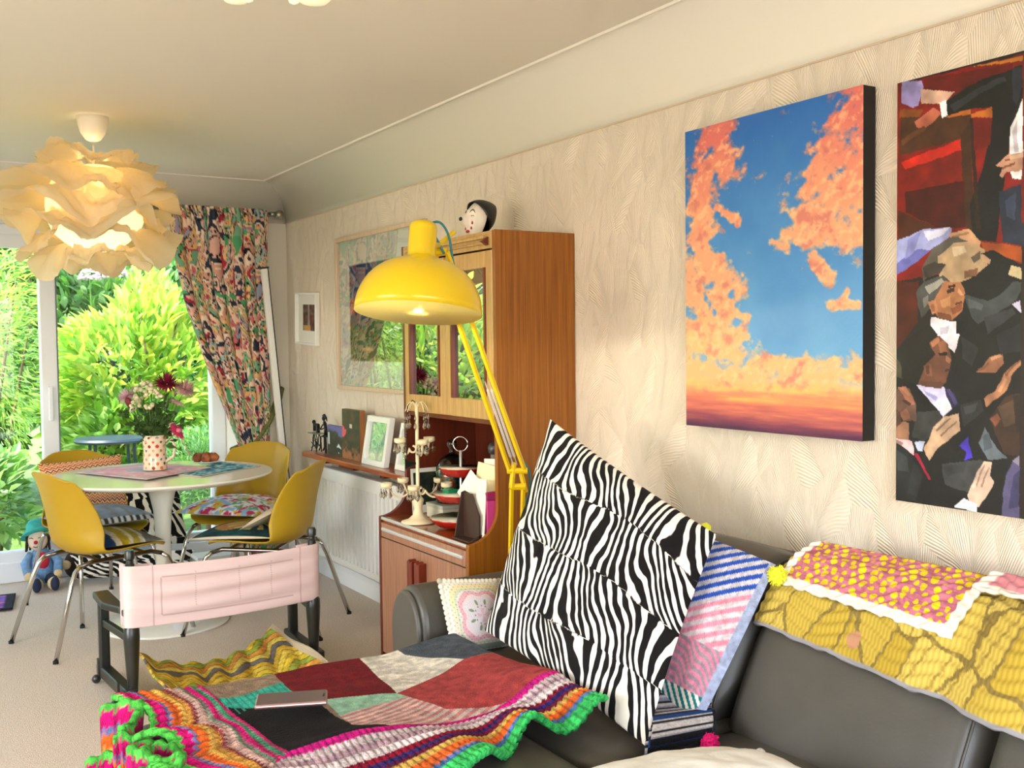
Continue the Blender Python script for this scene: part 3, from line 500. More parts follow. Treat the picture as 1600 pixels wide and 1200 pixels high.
def landscape(u, v):
    n = fbm(u*4, v*5, 31, 5); c = mixc((30,52,98), (60,96,128), n*1.4-.2); c = mixc(c, (86,112,56), np.clip((v-.45)*4+(n-.5)*2, 0, 1)); c = mixc(c, (140,128,70), np.clip((v-.85)*8+(n-.5), 0, 1))
    k = np.hypot((u-.05)*1.2, v-.42) < .09; c[k] = (186,92,84); k = np.hypot((u-.3)/1.5, (v-.88)*2.2) < .06; c[k] = (214,178,120); return c
framed('large_framed_picture', 'large glazed picture in pale wood frame beside the display cabinet', 5.385, 4.30, 1.10, 1.925, -.03, .02, .028, wood('pale_frame_wood', (206,178,148), (224,200,172), .5), landscape, 110, 90, PG, (.13,.13,.17,.17), (214,222,208))
def street(u, v):
    n = fbm(u*6, v*8, 41, 4); c = mixc((64,44,42), (128,100,84), n*1.6-.3); k = np.abs(u-.5) < .06+.2*np.clip(v-.6, 0, 1); c[k] = (156,150,150); k = (v > .8)&(np.abs(u-.35) < .3); c[k] = (196,156,92); k = (np.abs(u-.75) < .08)&(v > .4)&(v < .75); c[k] = (120,52,60); return c
t_ = framed('small_framed_picture', 'small white framed dark street picture near the room corner', 6.05, 5.70, 1.345, 1.655, -.03, .012, .028, WHITE, street, 90, 90, None, (.24,.17,.2,.25), (232,232,224)); t_.rotation_euler = (math.radians(2.5), 0, 0)
# ---------------- display cabinet ----------------
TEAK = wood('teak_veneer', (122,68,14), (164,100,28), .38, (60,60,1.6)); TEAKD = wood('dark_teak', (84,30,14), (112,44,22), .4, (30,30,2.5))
TEAKL = wood('teak_front', (138,96,70), (172,126,98), .35, (14,60,3)); TEAKLIT = wood('lit_teak_frame', (172,132,78), (204,166,108), .32, (20,40,3)); CARVED = wood('carved_handle_wood', (92,30,14), (126,48,24), .3, (40,40,6))  # upper door frames and cornice: same teak, paler because light is painted in
METAL = mat('satin_metal', (236,236,236), .42, .8); CHROME = mat('chrome', (205,203,200), .12, 1); BRASSY = mat('dark_chrome', (120,112,104), .2, 1)
hu = thing('display_cabinet', 'tall teak display cabinet with glass doors and open niche behind yellow lamp', 'cabinet', (-.23, 3.5, 0))
Y0, Y1 = 3.12, 3.878
side = [(0,.0), (0,1.745), (-.34,1.745), (-.34,.76)]+[(-.34-.12*(1-math.cos(a)), .76-.12*math.sin(a)) for a in [k*PI/16 for k in range(1, 9)]]+[(-.462,.63), (-.462,0)]
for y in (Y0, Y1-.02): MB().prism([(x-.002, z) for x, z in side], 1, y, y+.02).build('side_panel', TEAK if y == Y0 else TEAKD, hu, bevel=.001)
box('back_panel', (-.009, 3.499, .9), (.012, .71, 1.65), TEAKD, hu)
box('worktop', (-.235, 3.499, .628), (.44, .716, .022), wood('worktop_teak', (120,56,20), (160,86,36), .22, (3,30,30), .5), hu)
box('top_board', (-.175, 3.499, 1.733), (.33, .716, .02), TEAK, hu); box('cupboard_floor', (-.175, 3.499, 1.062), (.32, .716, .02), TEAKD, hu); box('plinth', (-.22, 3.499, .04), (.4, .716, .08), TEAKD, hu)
box('inner_shelf', (-.17, 3.499, 1.40), (.28, .716, .008), glass('shelf_glass', (220,236,228), 1), hu)
dr = box('drawer_front', (-.455, 3.499, .588), (.018, .712, .058), TEAKL, hu, .002)
MB().box((-.466, 3.499, .592), (.012, .68, .014)).build('drawer_pull', METAL, dr, bevel=.003)
box('edge_strip', (-.46, 3.499, .634), (.008, .712, .012), METAL, hu, .002)
for y0, y1, hy in ((3.142, 3.497, 3.468), (3.501, 3.856, 3.530)):
    d = box('door', (-.455, (y0+y1)/2, .318), (.018, y1-y0, .474), TEAKL, hu, .002)
    MB().prism([(hy-.022,.395), (hy-.022,.520), (hy-.006,.512), (hy+.008,.523), (hy+.022,.514), (hy+.022,.395), (hy+.008,.384), (hy-.006,.393)], 0, -.497, -.464).build('handle', CARVED, d, bevel=.003)
cn = box('cornice', (-.335, 3.499, 1.712), (.02, .716, .062), TEAKLIT, hu, .002)
m_ = MB(); m_.box((-.352, 3.499, 1.722), (.016, .65, .012)); m_.box((-.352, 3.499, 1.70), (.012, .65, .008)); m_.build('moulding', TEAKLIT, cn, bevel=.003)
MB().prism([(-.348,1.692), (-.372,1.706), (-.348,1.722)], 1, 3.158, 3.176).build('end_stop', CARVED, cn)
CG = glass('cabinet_glass', (150,150,140), 4.0, .0, 1.5, .18)
for y0, y1 in ((3.142, 3.497), (3.501, 3.856)):
    d = MB(); f = .045; d.box((-.333, y0+f/2, 1.373), (.022, f, .605)); d.box((-.333, y1-f/2, 1.373), (.022, f, .605)); d.box((-.333, (y0+y1)/2, 1.105), (.022, y1-y0-2*f, .07)); d.box((-.333, (y0+y1)/2, 1.645), (.022, y1-y0-2*f, .06))
    d = d.build('glass_door', TEAKLIT, hu, bevel=.003)
    for yb in (y1-f-.006, y0+f+.006): MB().box((-.338, yb, 1.378), (.02, .012, .476)).build('bead', CARVED, d)
    MB().box((-.332, (y0+y1)/2, 1.378), (.004, y1-y0-2*f, .476)).build('pane', CG, d)
# things inside the cabinet
CRYST = glass('crystal', (250,250,246), 2.5, .05, 1.5, .30)
CLEAR = glass('clear_glass', (236,240,236), 1.6, .0, 1.5, .04)
def glassware(x, y, z, r, h, lab, stem=True):
    p = [(r*.75, 0), (r*.75, .004), (.005, .008), (.004, h*.45), (r*.6, h*.55), (r, h*.75), (r*.9, h)] if stem else [(r*.8, 0), (r, h*.5), (r, h)]
    return tag(MB().lathe(p, 14, (x, y, z)).build('wine_glass' if stem else 'tumbler', CLEAR, smooth=True), lab, 'glass', 'glasses on the upper cabinet shelf')
LABG = ['first (nearest) stemmed glass','second stemmed glass','third stemmed glass','fourth stemmed glass','fifth stemmed glass','sixth (furthest) stemmed glass']
for i in range(6): glassware(-.2+.07*(i % 2), 3.2+.05*i, 1.405, .03, .17 if i % 2 else .15, LABG[i]+' from the right on the upper cabinet shelf')
for i in range(4): glassware(-.22, 3.58+.06*i, 1.405, .028, .1, ['first (nearest)','second','third','fourth (leftmost)'][i]+' plain tumbler of four on the upper shelf behind the left door', False)
t = thing('flower_bowl', 'dark bowl of dried flowers behind the left cabinet glass', 'bowl', (-.2, 3.66, 1.073)); DRY = mat('dried_flowers', (104,92,76), .9, var=.4, vscale=60)
MB().lathe([(.03, 1.073), (.06, 1.10), (.085, 1.14), (.08, 1.14), (.05, 1.10), (.001, 1.085)], 20, (-.2, 3.66, 0)).build('bowl', mat('old_pewter', (120,112,98), .4, .6), t, smooth=True)
m_ = MB(); rnd = random.Random(4)
for k in range(40):
    a = rnd.uniform(0, 2*PI); q = rnd.uniform(0, .075); m_.ball((-.2+q*math.cos(a), 3.66+q*math.sin(a), 1.15+rnd.uniform(0, .07)*(1-q/.1)), rnd.uniform(.01, .02), 6, 4)
m_.build('flower_heads', DRY, t)
t = thing('ginger_jar', 'pale blue jar behind the right cabinet glass', 'jar', (-.18, 3.27, 1.073))
MB().lathe([(.035, 1.073), (.06, 1.10), (.072, 1.16), (.06, 1.22), (.035, 1.25), (.038, 1.26)], 20, (-.18, 3.27, 0)).build('body', mat('blue_white_china', (170,186,204), .25, var=.3, vscale=30), t, smooth=True)
MB().lathe([(.04, 1.26), (.03, 1.285), (.01, 1.295), (.012, 1.305), (.001, 1.31)], 16, (-.18, 3.27, 0)).build('lid', mat('blue_white_china'), t, smooth=True)

# ---------------- mask on the cabinet ----------------
mk = thing('theatre_mask', 'white clown mask with black cap and red tears on the cabinet', 'mask', (-.2, 3.49, 1.745))
MW = mat('mask_white', (236,226,208), .35, var=.06, vscale=20); MK = mat('mask_black', (22,24,22), .4); MR = mat('mask_red', (176,30,26), .35)
mC = Vector((-.19, 3.50, 1.818)); mR = rotm(0, math.radians(14), math.radians(6))   # face looks along local -X
def face(u, v):
    th = (v-.5)*PI*.96; a = PI+(u-.5)*PI*.98; r = .054*(1-.16*max(0, -math.sin(th))*1.2)
    x = r*math.cos(th)*math.cos(a)*.95; y = r*math.cos(th)*math.sin(a); z = .082*math.sin(th)
    du, dv = (u-.5), (v-.5)
    nose = .032*math.exp(-(du/.035)**2-((dv+.04)/.085)**2)*(1+(-dv)*2); brow = .007*math.exp(-((dv-.1)/.05)**2-(du/.25)**2); eye = -.007*(math.exp(-((du-.13)/.06)**2-((dv-.035)/.05)**2)+math.exp(-((du+.13)/.06)**2-((dv-.035)/.05)**2))
    lip = .006*math.exp(-((dv+.24)/.035)**2-(du/.1)**2); chin = .006*math.exp(-((dv+.36)/.06)**2-(du/.12)**2)
    n = Vector((math.cos(th)*math.cos(a), math.cos(th)*math.sin(a), .5*math.sin(th)))
    return mR @ (Vector((x, y, z))+n*(nose+brow+eye+lip+chin))+mC
MB().grid(face, 40, 40).build('face', MW, mk, smooth=True, solid=.003)
def capf(u, v):
    th = v*PI/2*1.0; a = 2*PI*u; tilt = rotm(0, math.radians(46), 0); q = 1-.5*v*v
    return mR @ (tilt @ Vector((.066*math.cos(th)**.8*math.cos(a), .058*math.cos(th)**.8*math.sin(a), -.02+.098*v))+Vector((.01, 0, .03)))+mC
MB().grid(capf, 24, 8, True).build('cap', MK, mk, smooth=True, solid=.002)
def onface(u, v, off=.0015):
    p = face(u, v); q = face(u+.01, v)-p; s = face(u, v+.01)-p; n = q.cross(s).normalized()
    if n.dot(mR @ Vector((-1,0,0))) < 0: n = -n
    return p+n*off
for c in (.37, .63):
    MB().tube([onface(c-.07+.14*k/10, .575+.045*math.sin(PI*k/10)) for k in range(11)], [.0008+.0016*math.sin(PI*k/10) for k in range(11)], 5).build('eyebrow', MK, mk)
    MB().tube([onface(c-.05+.1*k/8, .53+.012*math.sin(PI*k/8)) for k in range(9)], .0012, 5).build('eye_line', MK, mk)
    for tv in (.42, .34):
        p = onface(c+(.03 if c > .5 else -.03)*(1 if tv == .42 else .2), tv, .001); MB().lathe([(.0001, -.007), (.0048, -.003), (.003, .003), (.0001, .009)], 8, p).build('tear', MR, mk, smooth=True)
p = onface(.5, .28, .001); MB().ball(p, (.006, .012, .006), 10, 6, mR).build('lips', MR, mk, smooth=True)
p = onface(.5, .45, -.001); MB().ball(p, (.006, .009, .008), 10, 6, mR).build('nose_tip', MK, mk, smooth=True)

# ---------------- things in the cabinet niche ----------------
CREAM = mat('cream_enamel', (232,214,172), .4); ZT = .641
ca = thing('candelabra', 'cream candelabra hung with glass drops on the cabinet worktop', 'candle holder', (-.455, 3.66, ZT)); cx, cy = -.40, 3.64
ca.location = (cx, cy, ZT); ORG[ca.name] = Vector((cx, cy, ZT))
MB().lathe([(.068, ZT), (.068, ZT+.005), (.04, ZT+.014), (.022, ZT+.03), (.015, ZT+.055), (.02, ZT+.075), (.024, ZT+.09), (.013, ZT+.105), (.0075, ZT+.12), (.0068, ZT+.46), (.003, ZT+.475), (.0005, ZT+.477)], 24, (cx, cy, 0)).build('base_and_post', CREAM, ca, smooth=True)
def crystal(p, s, par):
    MB().lathe([(.0003, -.026*s), (.006*s, -.018*s), (.007*s, -.012*s), (.002*s, 0), (.003*s, .004*s), (.0003, .009*s)], 6, p).build('glass_drop', CRYST, par)
def arm(ang, R, z0, zc):
    d = Vector((math.cos(ang), math.sin(ang), 0)); o_ = Vector((cx, cy, 0)); P = []
    for k in range(10):   # scroll near the post
        a = PI*1.6*k/9; P.append(o_+d*(.018+.013*math.cos(a+PI/2))+Vector((0,0,z0+.013*math.sin(a+PI/2))))
    for k in range(1, 9):
        q = k/8; P.append(o_+d*(.03+(R-.03)*q)+Vector((0,0,z0-.028*math.sin(PI*q)*(1-.2*q)+(zc-z0)*q**2.2)))
    a_ = MB().tube(P, .0042, 6).build('arm', CREAM, ca, smooth=True); c = o_+d*R
    MB().lathe([(.004, zc-.006), (.02, zc), (.023, zc+.004), (.023, zc+.018), (.019, zc+.018), (.018, zc+.006), (.001, zc+.005)], 16, (c.x, c.y, 0)).build('candle_cup', CREAM, a_, smooth=True)
    for k in range(5):
        b = 2*PI*k/5; crystal(Vector((c.x+.021*math.cos(b), c.y+.021*math.sin(b), zc-.014)), 1.15, a_)
for k in range(5): arm(.35+k*2*PI/5, .125, ZT+.125, ZT+.145)
for k in range(3): arm(2.45+k*2*PI/3, .07, ZT+.29, ZT+.315)
for k in range(8):
    b = 2*PI*k/8+.2; d = Vector((math.cos(b), math.sin(b), 0)); o_ = Vector((cx, cy, 0))
    a_ = MB().tube([o_+d*(.004+.042*q)+Vector((0,0,ZT+.455+.026*math.sin(PI*q*.95)-.02*q*q)) for q in [i/8 for i in range(9)]], .0018, 5).build('loop', CREAM, ca, smooth=True)
    e = o_+d*.046+Vector((0,0,ZT+.432)); crystal(e+Vector((0,0,-.008)), .8, a_); crystal(e+Vector((0,0,-.036)), 1.1, a_)
# black beaded pendant hanging from the candelabra
t = thing('beaded_pendant', 'black bead string with a cone hung on the candelabra', 'ornament', (cx-.03, cy+.015, 1.12)); BLK = mat('black_bead', (14,14,16), .3)
m_ = MB(); m_.tube([(cx+.004, cy, ZT+.468), (cx-.012, cy+.012, ZT+.483), (cx-.03, cy+.02, ZT+.46), (cx-.034, cy+.022, ZT+.3), (cx-.036, cy+.022, ZT+.24)], .0025, 6)
for k in range(9): m_.ball((cx-.0345, cy+.022, ZT+.30+.012*k), .0042, 6, 4)
m_.build('string', BLK, t); MB().lathe([(.001, 0), (.022, .001), (.001, .06)], 16, (cx-.045, cy+.022, ZT+.232), rotm(0, 0, .0) @ Matrix.Rotation(math.radians(88), 3, Vector((.4, .9, 0)).normalized())).build('cone', BLK, t, auto=40)
# cake stand
ck = thing('cake_stand', 'three tier cream and red cake stand with ring handle', 'cake stand', (-.31, 3.45, ZT)); kx, ky = -.31, 3.45
RED = mat('red_glaze', (172,30,24), .25); CGL = mat('cream_glaze', (228,212,176), .25, var=.12, vscale=25)
for z, r in ((ZT+.012, .12), (ZT+.105, .105), (ZT+.205, .082)):
    wob = lambda a, rr: 1+.03*math.cos(14*a)*(rr > .05)
    p_ = MB().lathe([(.03, z-.012), (r*.75, z-.004), (r, z+.022), (r*1.01, z+.025)], 56, (kx, ky, 0), wob=wob).build('plate_underside', RED, ck, smooth=True)
    MB().lathe([(.001, z+.0), (r*.7, z+.003), (r*.93, z+.024), (r*1.012, z+.027)], 56, (kx, ky, 0), wob=wob).build('plate', CGL, ck, smooth=True)
MB().tube([(kx, ky, ZT), (kx, ky, ZT+.295)], .0055, 8).build('post', METAL, ck, smooth=True)
MB().tube([(kx+.012*math.cos(2*PI*k/24)*1.8, ky-.012*math.cos(2*PI*k/24)*1.6, ZT+.32+.028*math.sin(2*PI*k/24)) for k in range(25)], .0028, 6).build('ring_handle', CHROME, ck, smooth=True)
tag(MB().box((kx-.03, ky+.03, ZT+.128), (.05, .045, .036)).build('gift_box', mat('green_foil', (18,132,84), .3), bevel=.004), 'small shiny green box on the middle cake stand tier', 'box')
# glass dome over a painted tin
t = thing('glass_cloche', 'glass cloche with knob handle behind the cake stand', 'cloche', (-.225, 3.68, ZT+.06))
MB().lathe([(.068, ZT+.062), (.068, ZT+.17), (.064, ZT+.205), (.05, ZT+.235), (.028, ZT+.252), (.012, ZT+.258), (.010, ZT+.275), (.022, ZT+.29), (.022, ZT+.305), (.001, ZT+.32)], 28, (-.225, 3.68, 0)).build('dome', glass('smoky_glass', (206,200,176), 1.6, 0, 1.5, .04), t, smooth=True)
t = thing('painted_tin', 'round tin painted like a blue and orange map under the cloche', 'tin', (-.225, 3.68, ZT+.06))
def tincol(u, v):
    n = fbm(u*9, v*4, 51, 4); c = mixc((30,110,170), (60,160,190), n); c = mixc(c, (226,150,60), np.clip((n-.52)*14, 0, 1)); return mixc(c, (190,60,40), np.clip((n-.64)*14, 0, 1))
sheet('body', lambda u, v: (-.225+.054*np.cos(2*PI*u), 3.68+.054*np.sin(2*PI*u), ZT+.064+.11*v), tincol, 60, 16, painted('tin_print', .35, 0), t)
MB().lathe([(.054, ZT+.172), (.05, ZT+.18), (.001, ZT+.182)], 28, (-.225, 3.68, 0)).build('lid', mat('tin_blue', (40,110,160), .35), t, smooth=True)
t = thing('storage_box', 'pale grey lidded box under the glass cloche', 'box', (-.24, 3.68, ZT)); box('body', (-.24, 3.68, ZT+.022), (.135, .14, .044), mat('pale_card', (206,196,170), .7), t); box('lid', (-.24, 3.68, ZT+.051), (.14, .145, .016), mat('grey_card', (176,176,158), .7), t)
def ppc(u, v):
    c = mixc((22,28,22), (70,84,56), fbm(u*7, v*7, 61)*1.3-.3); c[(u < .07)|(u > .93)|(v < .09)|(v > .82)] = (232,228,214); return c
t = thing('photo_print', 'white bordered dark photograph leaning on the far inside of the niche', 'photo', (-.26, 3.84, ZT))
sheet('print', lambda u, v: (-.33+.135*u, 3.835+.015*(1-v), ZT+.185*(1-v)), ppc, 60, 60, painted('print_paper', .6, 0), t, smooth=False, solid=.003)
# letter rack and papers
t = thing('letter_rack', 'dark brown tapered letter rack at the right of the niche', 'rack', (-.37, 3.2, ZT)); RK = mat('dark_leatherette', (62,40,32), .45, bump=.2, bscale=120, bdist=.002)
MB().prism([(-.44,ZT+.006), (-.41,ZT+.165), (-.395,ZT+.17), (-.37,ZT+.155), (-.30,ZT+.006)], 1, 3.262, 3.268).build('side', RK, t); MB().prism([(-.30,ZT+.006), (-.30,ZT+.06), (-.44,ZT+.006)], 1, 3.15, 3.156).build('side', RK, t)
MB().prism([(3.15,ZT+.006), (3.265,ZT+.006), (3.265,ZT+.165), (3.20,ZT+.165), (3.15,ZT+.09)], 0, -.404, -.398).build('front', RK, t); box('back', (-.29, 3.207, ZT+.05), (.006, .115, .09), RK, t); box('base', (-.37, 3.207, ZT+.003), (.16, .125, .006), RK, t)
PAP = mat('white_paper', (240,234,216), .8); PAPY = mat('cream_paper', (242,226,178), .8)
def paper(name, lab, c, sy, sz, rx, m, ry=.1): 
    o = MB().box((0,0,0), (.003, sy, sz)).build(name, m); o.location = c; o.rotation_euler = (rx, ry, .25); return tag(o, lab, 'paper')
paper('envelope', 'white envelope tilted on its corner in the letter rack', (-.365, 3.245, ZT+.155), .15, .11, .62, PAP)
paper('letter', 'cream letter behind the tilted envelope', (-.335, 3.21, ZT+.165), .13, .2, .12, PAPY); paper('paper_sheet', 'tall white sheet at the back of the letter rack', (-.315, 3.195, ZT+.15), .105, .27, -.05, PAP)
paper('notepad', 'white folded sheet beside the magenta bag in the niche', (-.385, 3.17, ZT+.115), .05, .21, -.02, PAP)
t = thing('gift_bag', 'magenta gift bag at the right end of the niche', 'bag', (-.36, 3.15, ZT)); box('body', (-.345, 3.152, ZT+.075), (.06, .02, .14), mat('magenta_card', (206,66,140), .5), t); box('top_fold', (-.345, 3.152, ZT+.16), (.062, .022, .03), mat('deep_magenta', (158,28,92), .5), t)
t = thing('glass_bottle', 'dark stoppered bottle at the back of the niche', 'bottle', (-.25, 3.3, ZT)); MB().lathe([(.03, ZT), (.03, ZT+.22), (.014, ZT+.265), (.013, ZT+.29)], 14, (-.25, 3.3, 0)).build('body', mat('grey_glassy', (130,126,120), .2), t, smooth=True); MB().ball((-.25, 3.3, ZT+.31), (.024, .024, .026), 12, 8).build('stopper', mat('dark_stopper', (60,60,62), .3), t, smooth=True)

# ---------------- radiator, shelf and what stands on it ----------------
rd = thing('radiator', 'white ribbed panel radiator under the red wooden shelf', 'radiator', (-.07, 5.0, .15)); RW = mat('radiator_white', (244,242,236), .35)
ry0, ry1 = 4.40, 5.63; n = 25; m_ = MB(); pts = []
for k in range(n):
    y = ry0+(ry1-ry0)*k/n; p = (ry1-ry0)/n; pts += [(y, -.052), (y+p*.40, -.052), (y+p*.46, -.106), (y+p*.94, -.106)]
pts.append((ry1, -.052)); m_.add([(x, y, .19) for y, x in pts]+[(x, y, .60) for y, x in pts], [(i, i+1, len(pts)+i+1, len(pts)+i) for i in range(len(pts)-1)])
m_.build('front_panel', RW, rd, solid=.004); box('top_rail', (-.085, 5.015, .63), (.05, 1.235, .07), RW, rd, .008); box('bottom_rail', (-.085, 5.015, .175), (.045, 1.235, .04), RW, rd, .008); box('rear_panel', (-.05, 5.015, .4), (.02, 1.23, .5), RW, rd)
for y in (4.7, 5.35): box('bracket', (-.02, y, .4), (.04, .03, .3), RW, rd)
vv = MB().tube([(-.07, 5.66, .17), (-.07, 5.68, .17), (-.07, 5.69, .0)], .008, 8).build('pipe', WHITE, rd, smooth=True); MB().lathe([(.016, .14), (.02, .15), (.02, .2), (.012, .21)], 12, (-.07, 5.69, 0)).build('valve', WHITE, vv, smooth=True)
sh = thing('wall_shelf', 'reddish wooden shelf above the radiator', 'shelf', (-.09, 4.9, .715)); RDW = wood('red_wood', (142,62,32), (178,92,52), .3, (20,3,20), .4)
MB().prism([(-.002,4.2), (-.002,5.6), (-.12,5.62), (-.172,5.57), (-.172,4.2)], 2, .716, .742).build('board', RDW, sh, bevel=.005)
for y in (5.45, 5.12, 4.66, 4.3): box('bracket', (-.05, y, .698), (.09, .05 if y != 5.12 else .2, .034), TEAKD, sh)
def smallpaint(name, lab, y1, y0, z0, z1, xf, th, colf, sidem): return canvas_thing(name, lab, 'painting', y1, y0, z0, z1, xf, th, colf, 50, 50, sidem)
def purp(u, v):
    n = fbm(u*5, v*5, 71, 4); c = mixc((34,44,42), (86,66,56), n*1.5-.3); c = mixc(c, (104,102,160), np.clip((.3-v+.25*(u-.4)+(n-.5)*.3)*8, 0, 1)); k = (np.abs(u-.1) < .06)&(np.abs(v-.45) < .2); c[k] = (206,214,220)
    k = (np.abs(u-.72)+np.abs(v-.75) < .17)&(n > .42); c[k] = (214,224,232); return c
def tallp(u, v):
    n = fbm(u*5, v*9, 81, 4); c = mixc((46,52,44), (104,74,54), n*1.7-.5); c = mixc(c, (176,112,72), np.clip((v-.72)*5+(n-.55)*3, 0, .8)); k = (np.abs(u-.5) < .07)&(np.abs(v-.33) < .035); c[k] = (226,206,196); k = (np.hypot(u-.0, (v-.42)*1.6) < .14+.1*(v > .4)*(v < .6)); c[k] = (226,92,104); return c
smallpaint('small_canvas', 'small square dark canvas with violet sky on the shelf', 5.36, 5.13, .743, .905, -.10, .016, purp, mat('dark_edge', (50,46,44), .7))
smallpaint('tall_canvas', 'tall narrow dark canvas with a pink patch on the shelf', 5.12, 4.885, .743, 1.005, -.11, .03, tallp, wood('canvas_side_wood', (150,96,50), (176,116,66), .6))
def beach(u, v):
    n = fbm(u*6, v*5, 91, 4); c = mixc((200,214,206), (110,168,160), np.clip(n*1.6-.3, 0, 1)); return mixc(c, (226,226,214), np.clip((v-.7)*6, 0, 1))
framed('shelf_photo_frame', 'white box frame with a pale seaside picture on the shelf', 4.83, 4.56, .743, .985, -.13, .028, .03, WHITE, beach, 60, 60, PG, 0, lean=.04)
framed('shelf_photo_frame', 'second white frame half hidden behind the candelabra', 4.50, 4.25, .743, .965, -.10, .025, .03, WHITE, beach, 40, 40, PG, 0, lean=.04)
# wire figure at a sewing machine
sf = thing('wire_sculpture', 'black wire woman working a treadle sewing machine on the shelf', 'sculpture', (-.1, 5.47, .742)); IR = mat('black_iron', (26,24,24), .45, .5)
def S(y, z, x=-.1): return (x, 5.47-y, .742+z)   # y runs to the right in the photo
m_ = MB(); m_.tube([S(-.08+.036*math.cos(2*PI*k/16)+.0, .062+.036*math.sin(2*PI*k/16)) for k in range(17)], .003, 5)
for k in range(4): m_.tube([S(-.08, .062), S(-.08+.034*math.cos(k*PI/2+.3), .062+.034*math.sin(k*PI/2+.3))], .002, 4)
m_.build('treadle_wheel', IR, sf)
m_ = MB()
for a, b in (((-.1,0), (-.06,.1)), ((-.02,0), (-.05,.1)), ((-.1,.02), (-.02,.05)), ((-.1,.05), (-.03,.02))):
    for x in (-.115, -.085): m_.tube([S(a[0], a[1], x), S((a[0]+b[0])/2+.012, (a[1]+b[1])/2, x), S(b[0], b[1], x)], .0028, 5)
m_.build('machine_stand', IR, sf); MB().box(S(-.055, .104), (.055, .13, .006)).build('machine_table', mat('pale_iron', (150,150,140), .4, .5), sf)
m_ = MB(); m_.box(S(-.03, .13), (.018, .018, .05)); m_.box(S(-.055, .152), (.016, .06, .014)); m_.box(S(-.085, .138), (.014, .016, .05)); m_.ball(S(-.092, .165), .012, 8, 6); m_.build('sewing_machine', IR, sf, bevel=.003)
m_ = MB(); m_.tube([S(.075, 0), S(.075, .09)], .0035, 5); m_.tube([S(.095, 0), S(.09, .09)], .0035, 5); m_.box(S(.08, .094), (.03, .035, .006)); m_.build('stool', IR, sf)
MB().tube([S(.085, .1), S(.088, .14), S(.075, .165), S(.065, .178)], [.012, .009, .011, .006], 8).build('body', IR, sf, smooth=True)
m_ = MB(); m_.tube([S(.07, .16, -.11), S(.04, .135, -.112), S(.0, .125, -.108)], .004, 5); m_.tube([S(.07, .16, -.09), S(.045, .14, -.09), S(.005, .128, -.095)], .004, 5); m_.build('arms', IR, sf)
m_ = MB(); m_.tube([S(.08, .1, -.11), S(.035, .09, -.11), S(.03, .03, -.11), S(.01, .015, -.11)], .005, 5); m_.tube([S(.08, .1, -.09), S(.04, .088, -.09), S(.04, .03, -.09), S(.02, .012, -.09)], .005, 5); m_.build('legs', IR, sf)
m_ = MB(); m_.ball(S(.058, .193), (.01, .013, .014), 8, 6); m_.tube([S(.05, .208), S(.07, .212), S(.095, .2), S(.11, .18)], [.006, .008, .006, .002], 6); m_.build('head_and_hair', IR, sf)
# ---------------- tulip table and what is on it ----------------
TX, TY = -1.044, 5.13; WT = mat('white_lacquer', (240,238,226), .16, coat=.3)
tb = thing('dining_table', 'round white pedestal table in front of the patio window', 'table', (TX, TY, 0))
MB().lathe([(.30, .699), (.44, .699), (.515, .716), (.5245, .724), (.5245, .729), (.521, .7315), (.001, .7315)], 72, (TX, TY, 0)).build('table_top', WT, tb, auto=30)
MB().lathe([(.302, .0), (.304, .006), (.296, .012), (.2, .024), (.12, .045), (.07, .085), (.048, .16), (.037, .30), (.036, .42), (.043, .55), (.062, .64), (.095, .685), (.14, .70)], 48, (TX, TY, 0)).build('pedestal', WT, tb, smooth=True)
FAB = painted('woven_fabric', .95, .5, 260, .003, .15, sheen=.03); QUILT = painted('quilted_cotton', .9, .6, 90, .004, .15)
def matsheet(name, label, quad, z, colf, zb=0):
    A, B, C, D = [np.array(q) for q in quad]
    def pos(u, v):
        P = ((1-u)*(1-v))[:, None]*A+(u*(1-v))[:, None]*B+(u*v)[:, None]*C+((1-u)*v)[:, None]*D
        return P[:, 0], P[:, 1], z+.001*np.sin(u*9)*np.sin(v*7)+zb*np.clip(u-.6, 0, 1)
    return tag(sheet(name, pos, colf, 60, 60, FAB, solid=.004), label, 'placemat')
def pinkmat(u, v):
    n = fbm(u*18, v*18, 101, 3); m = fbm(u*5, v*5, 102, 3); c = mixc((232,150,168), (238,216,214), np.clip(n*2.2-.6, 0, 1)); c = mixc(c, (168,188,196), np.clip((m-.56)*9, 0, .8)); e = np.minimum(np.minimum(u, 1-u), np.minimum(v, 1-v)) < .02; c[e] = (200,186,176); return c
def bluemat(u, v):
    n = fbm(u*20, v*20, 111, 3); m = fbm(u*7, v*7, 112, 3); c = mixc((44,128,146), (186,214,214), np.clip(n*2.4-.75, 0, 1)); c = mixc(c, (34,86,110), np.clip((m-.55)*9, 0, .8)); e = np.minimum(np.minimum(u, 1-u), np.minimum(v, 1-v)) < .025; c[e] = (206,194,176); return c
matsheet('placemat', 'blue woven placemat on the right of the white table', ((-1.00,5.0), (-.93,4.845), (-.565,5.09), (-.68,5.42)), .7365, bluemat)
matsheet('placemat', 'pink woven placemat under the flower vase', ((-1.40,5.37), (-1.17,4.86), (-.80,5.13), (-1.0,5.57)), .7405, pinkmat, .006)
vz = thing('flower_vase', 'spotted cream jug vase on the pink placemat', 'vase', (-1.06, 5.19, .745)); vx, vy = -1.06, 5.19
random.seed(8); SP = []
for r in range(8):
    for k in range(9): SP.append(((k+.5*(r % 2)+.25)/9 % 1, (r+.5)/8, random.choice(((150,40,50), (196,70,50), (62,96,140), (186,130,70), (110,70,60), (200,90,90), (90,120,130), (214,120,70))), random.uniform(.015, .026), random.random() < .35))
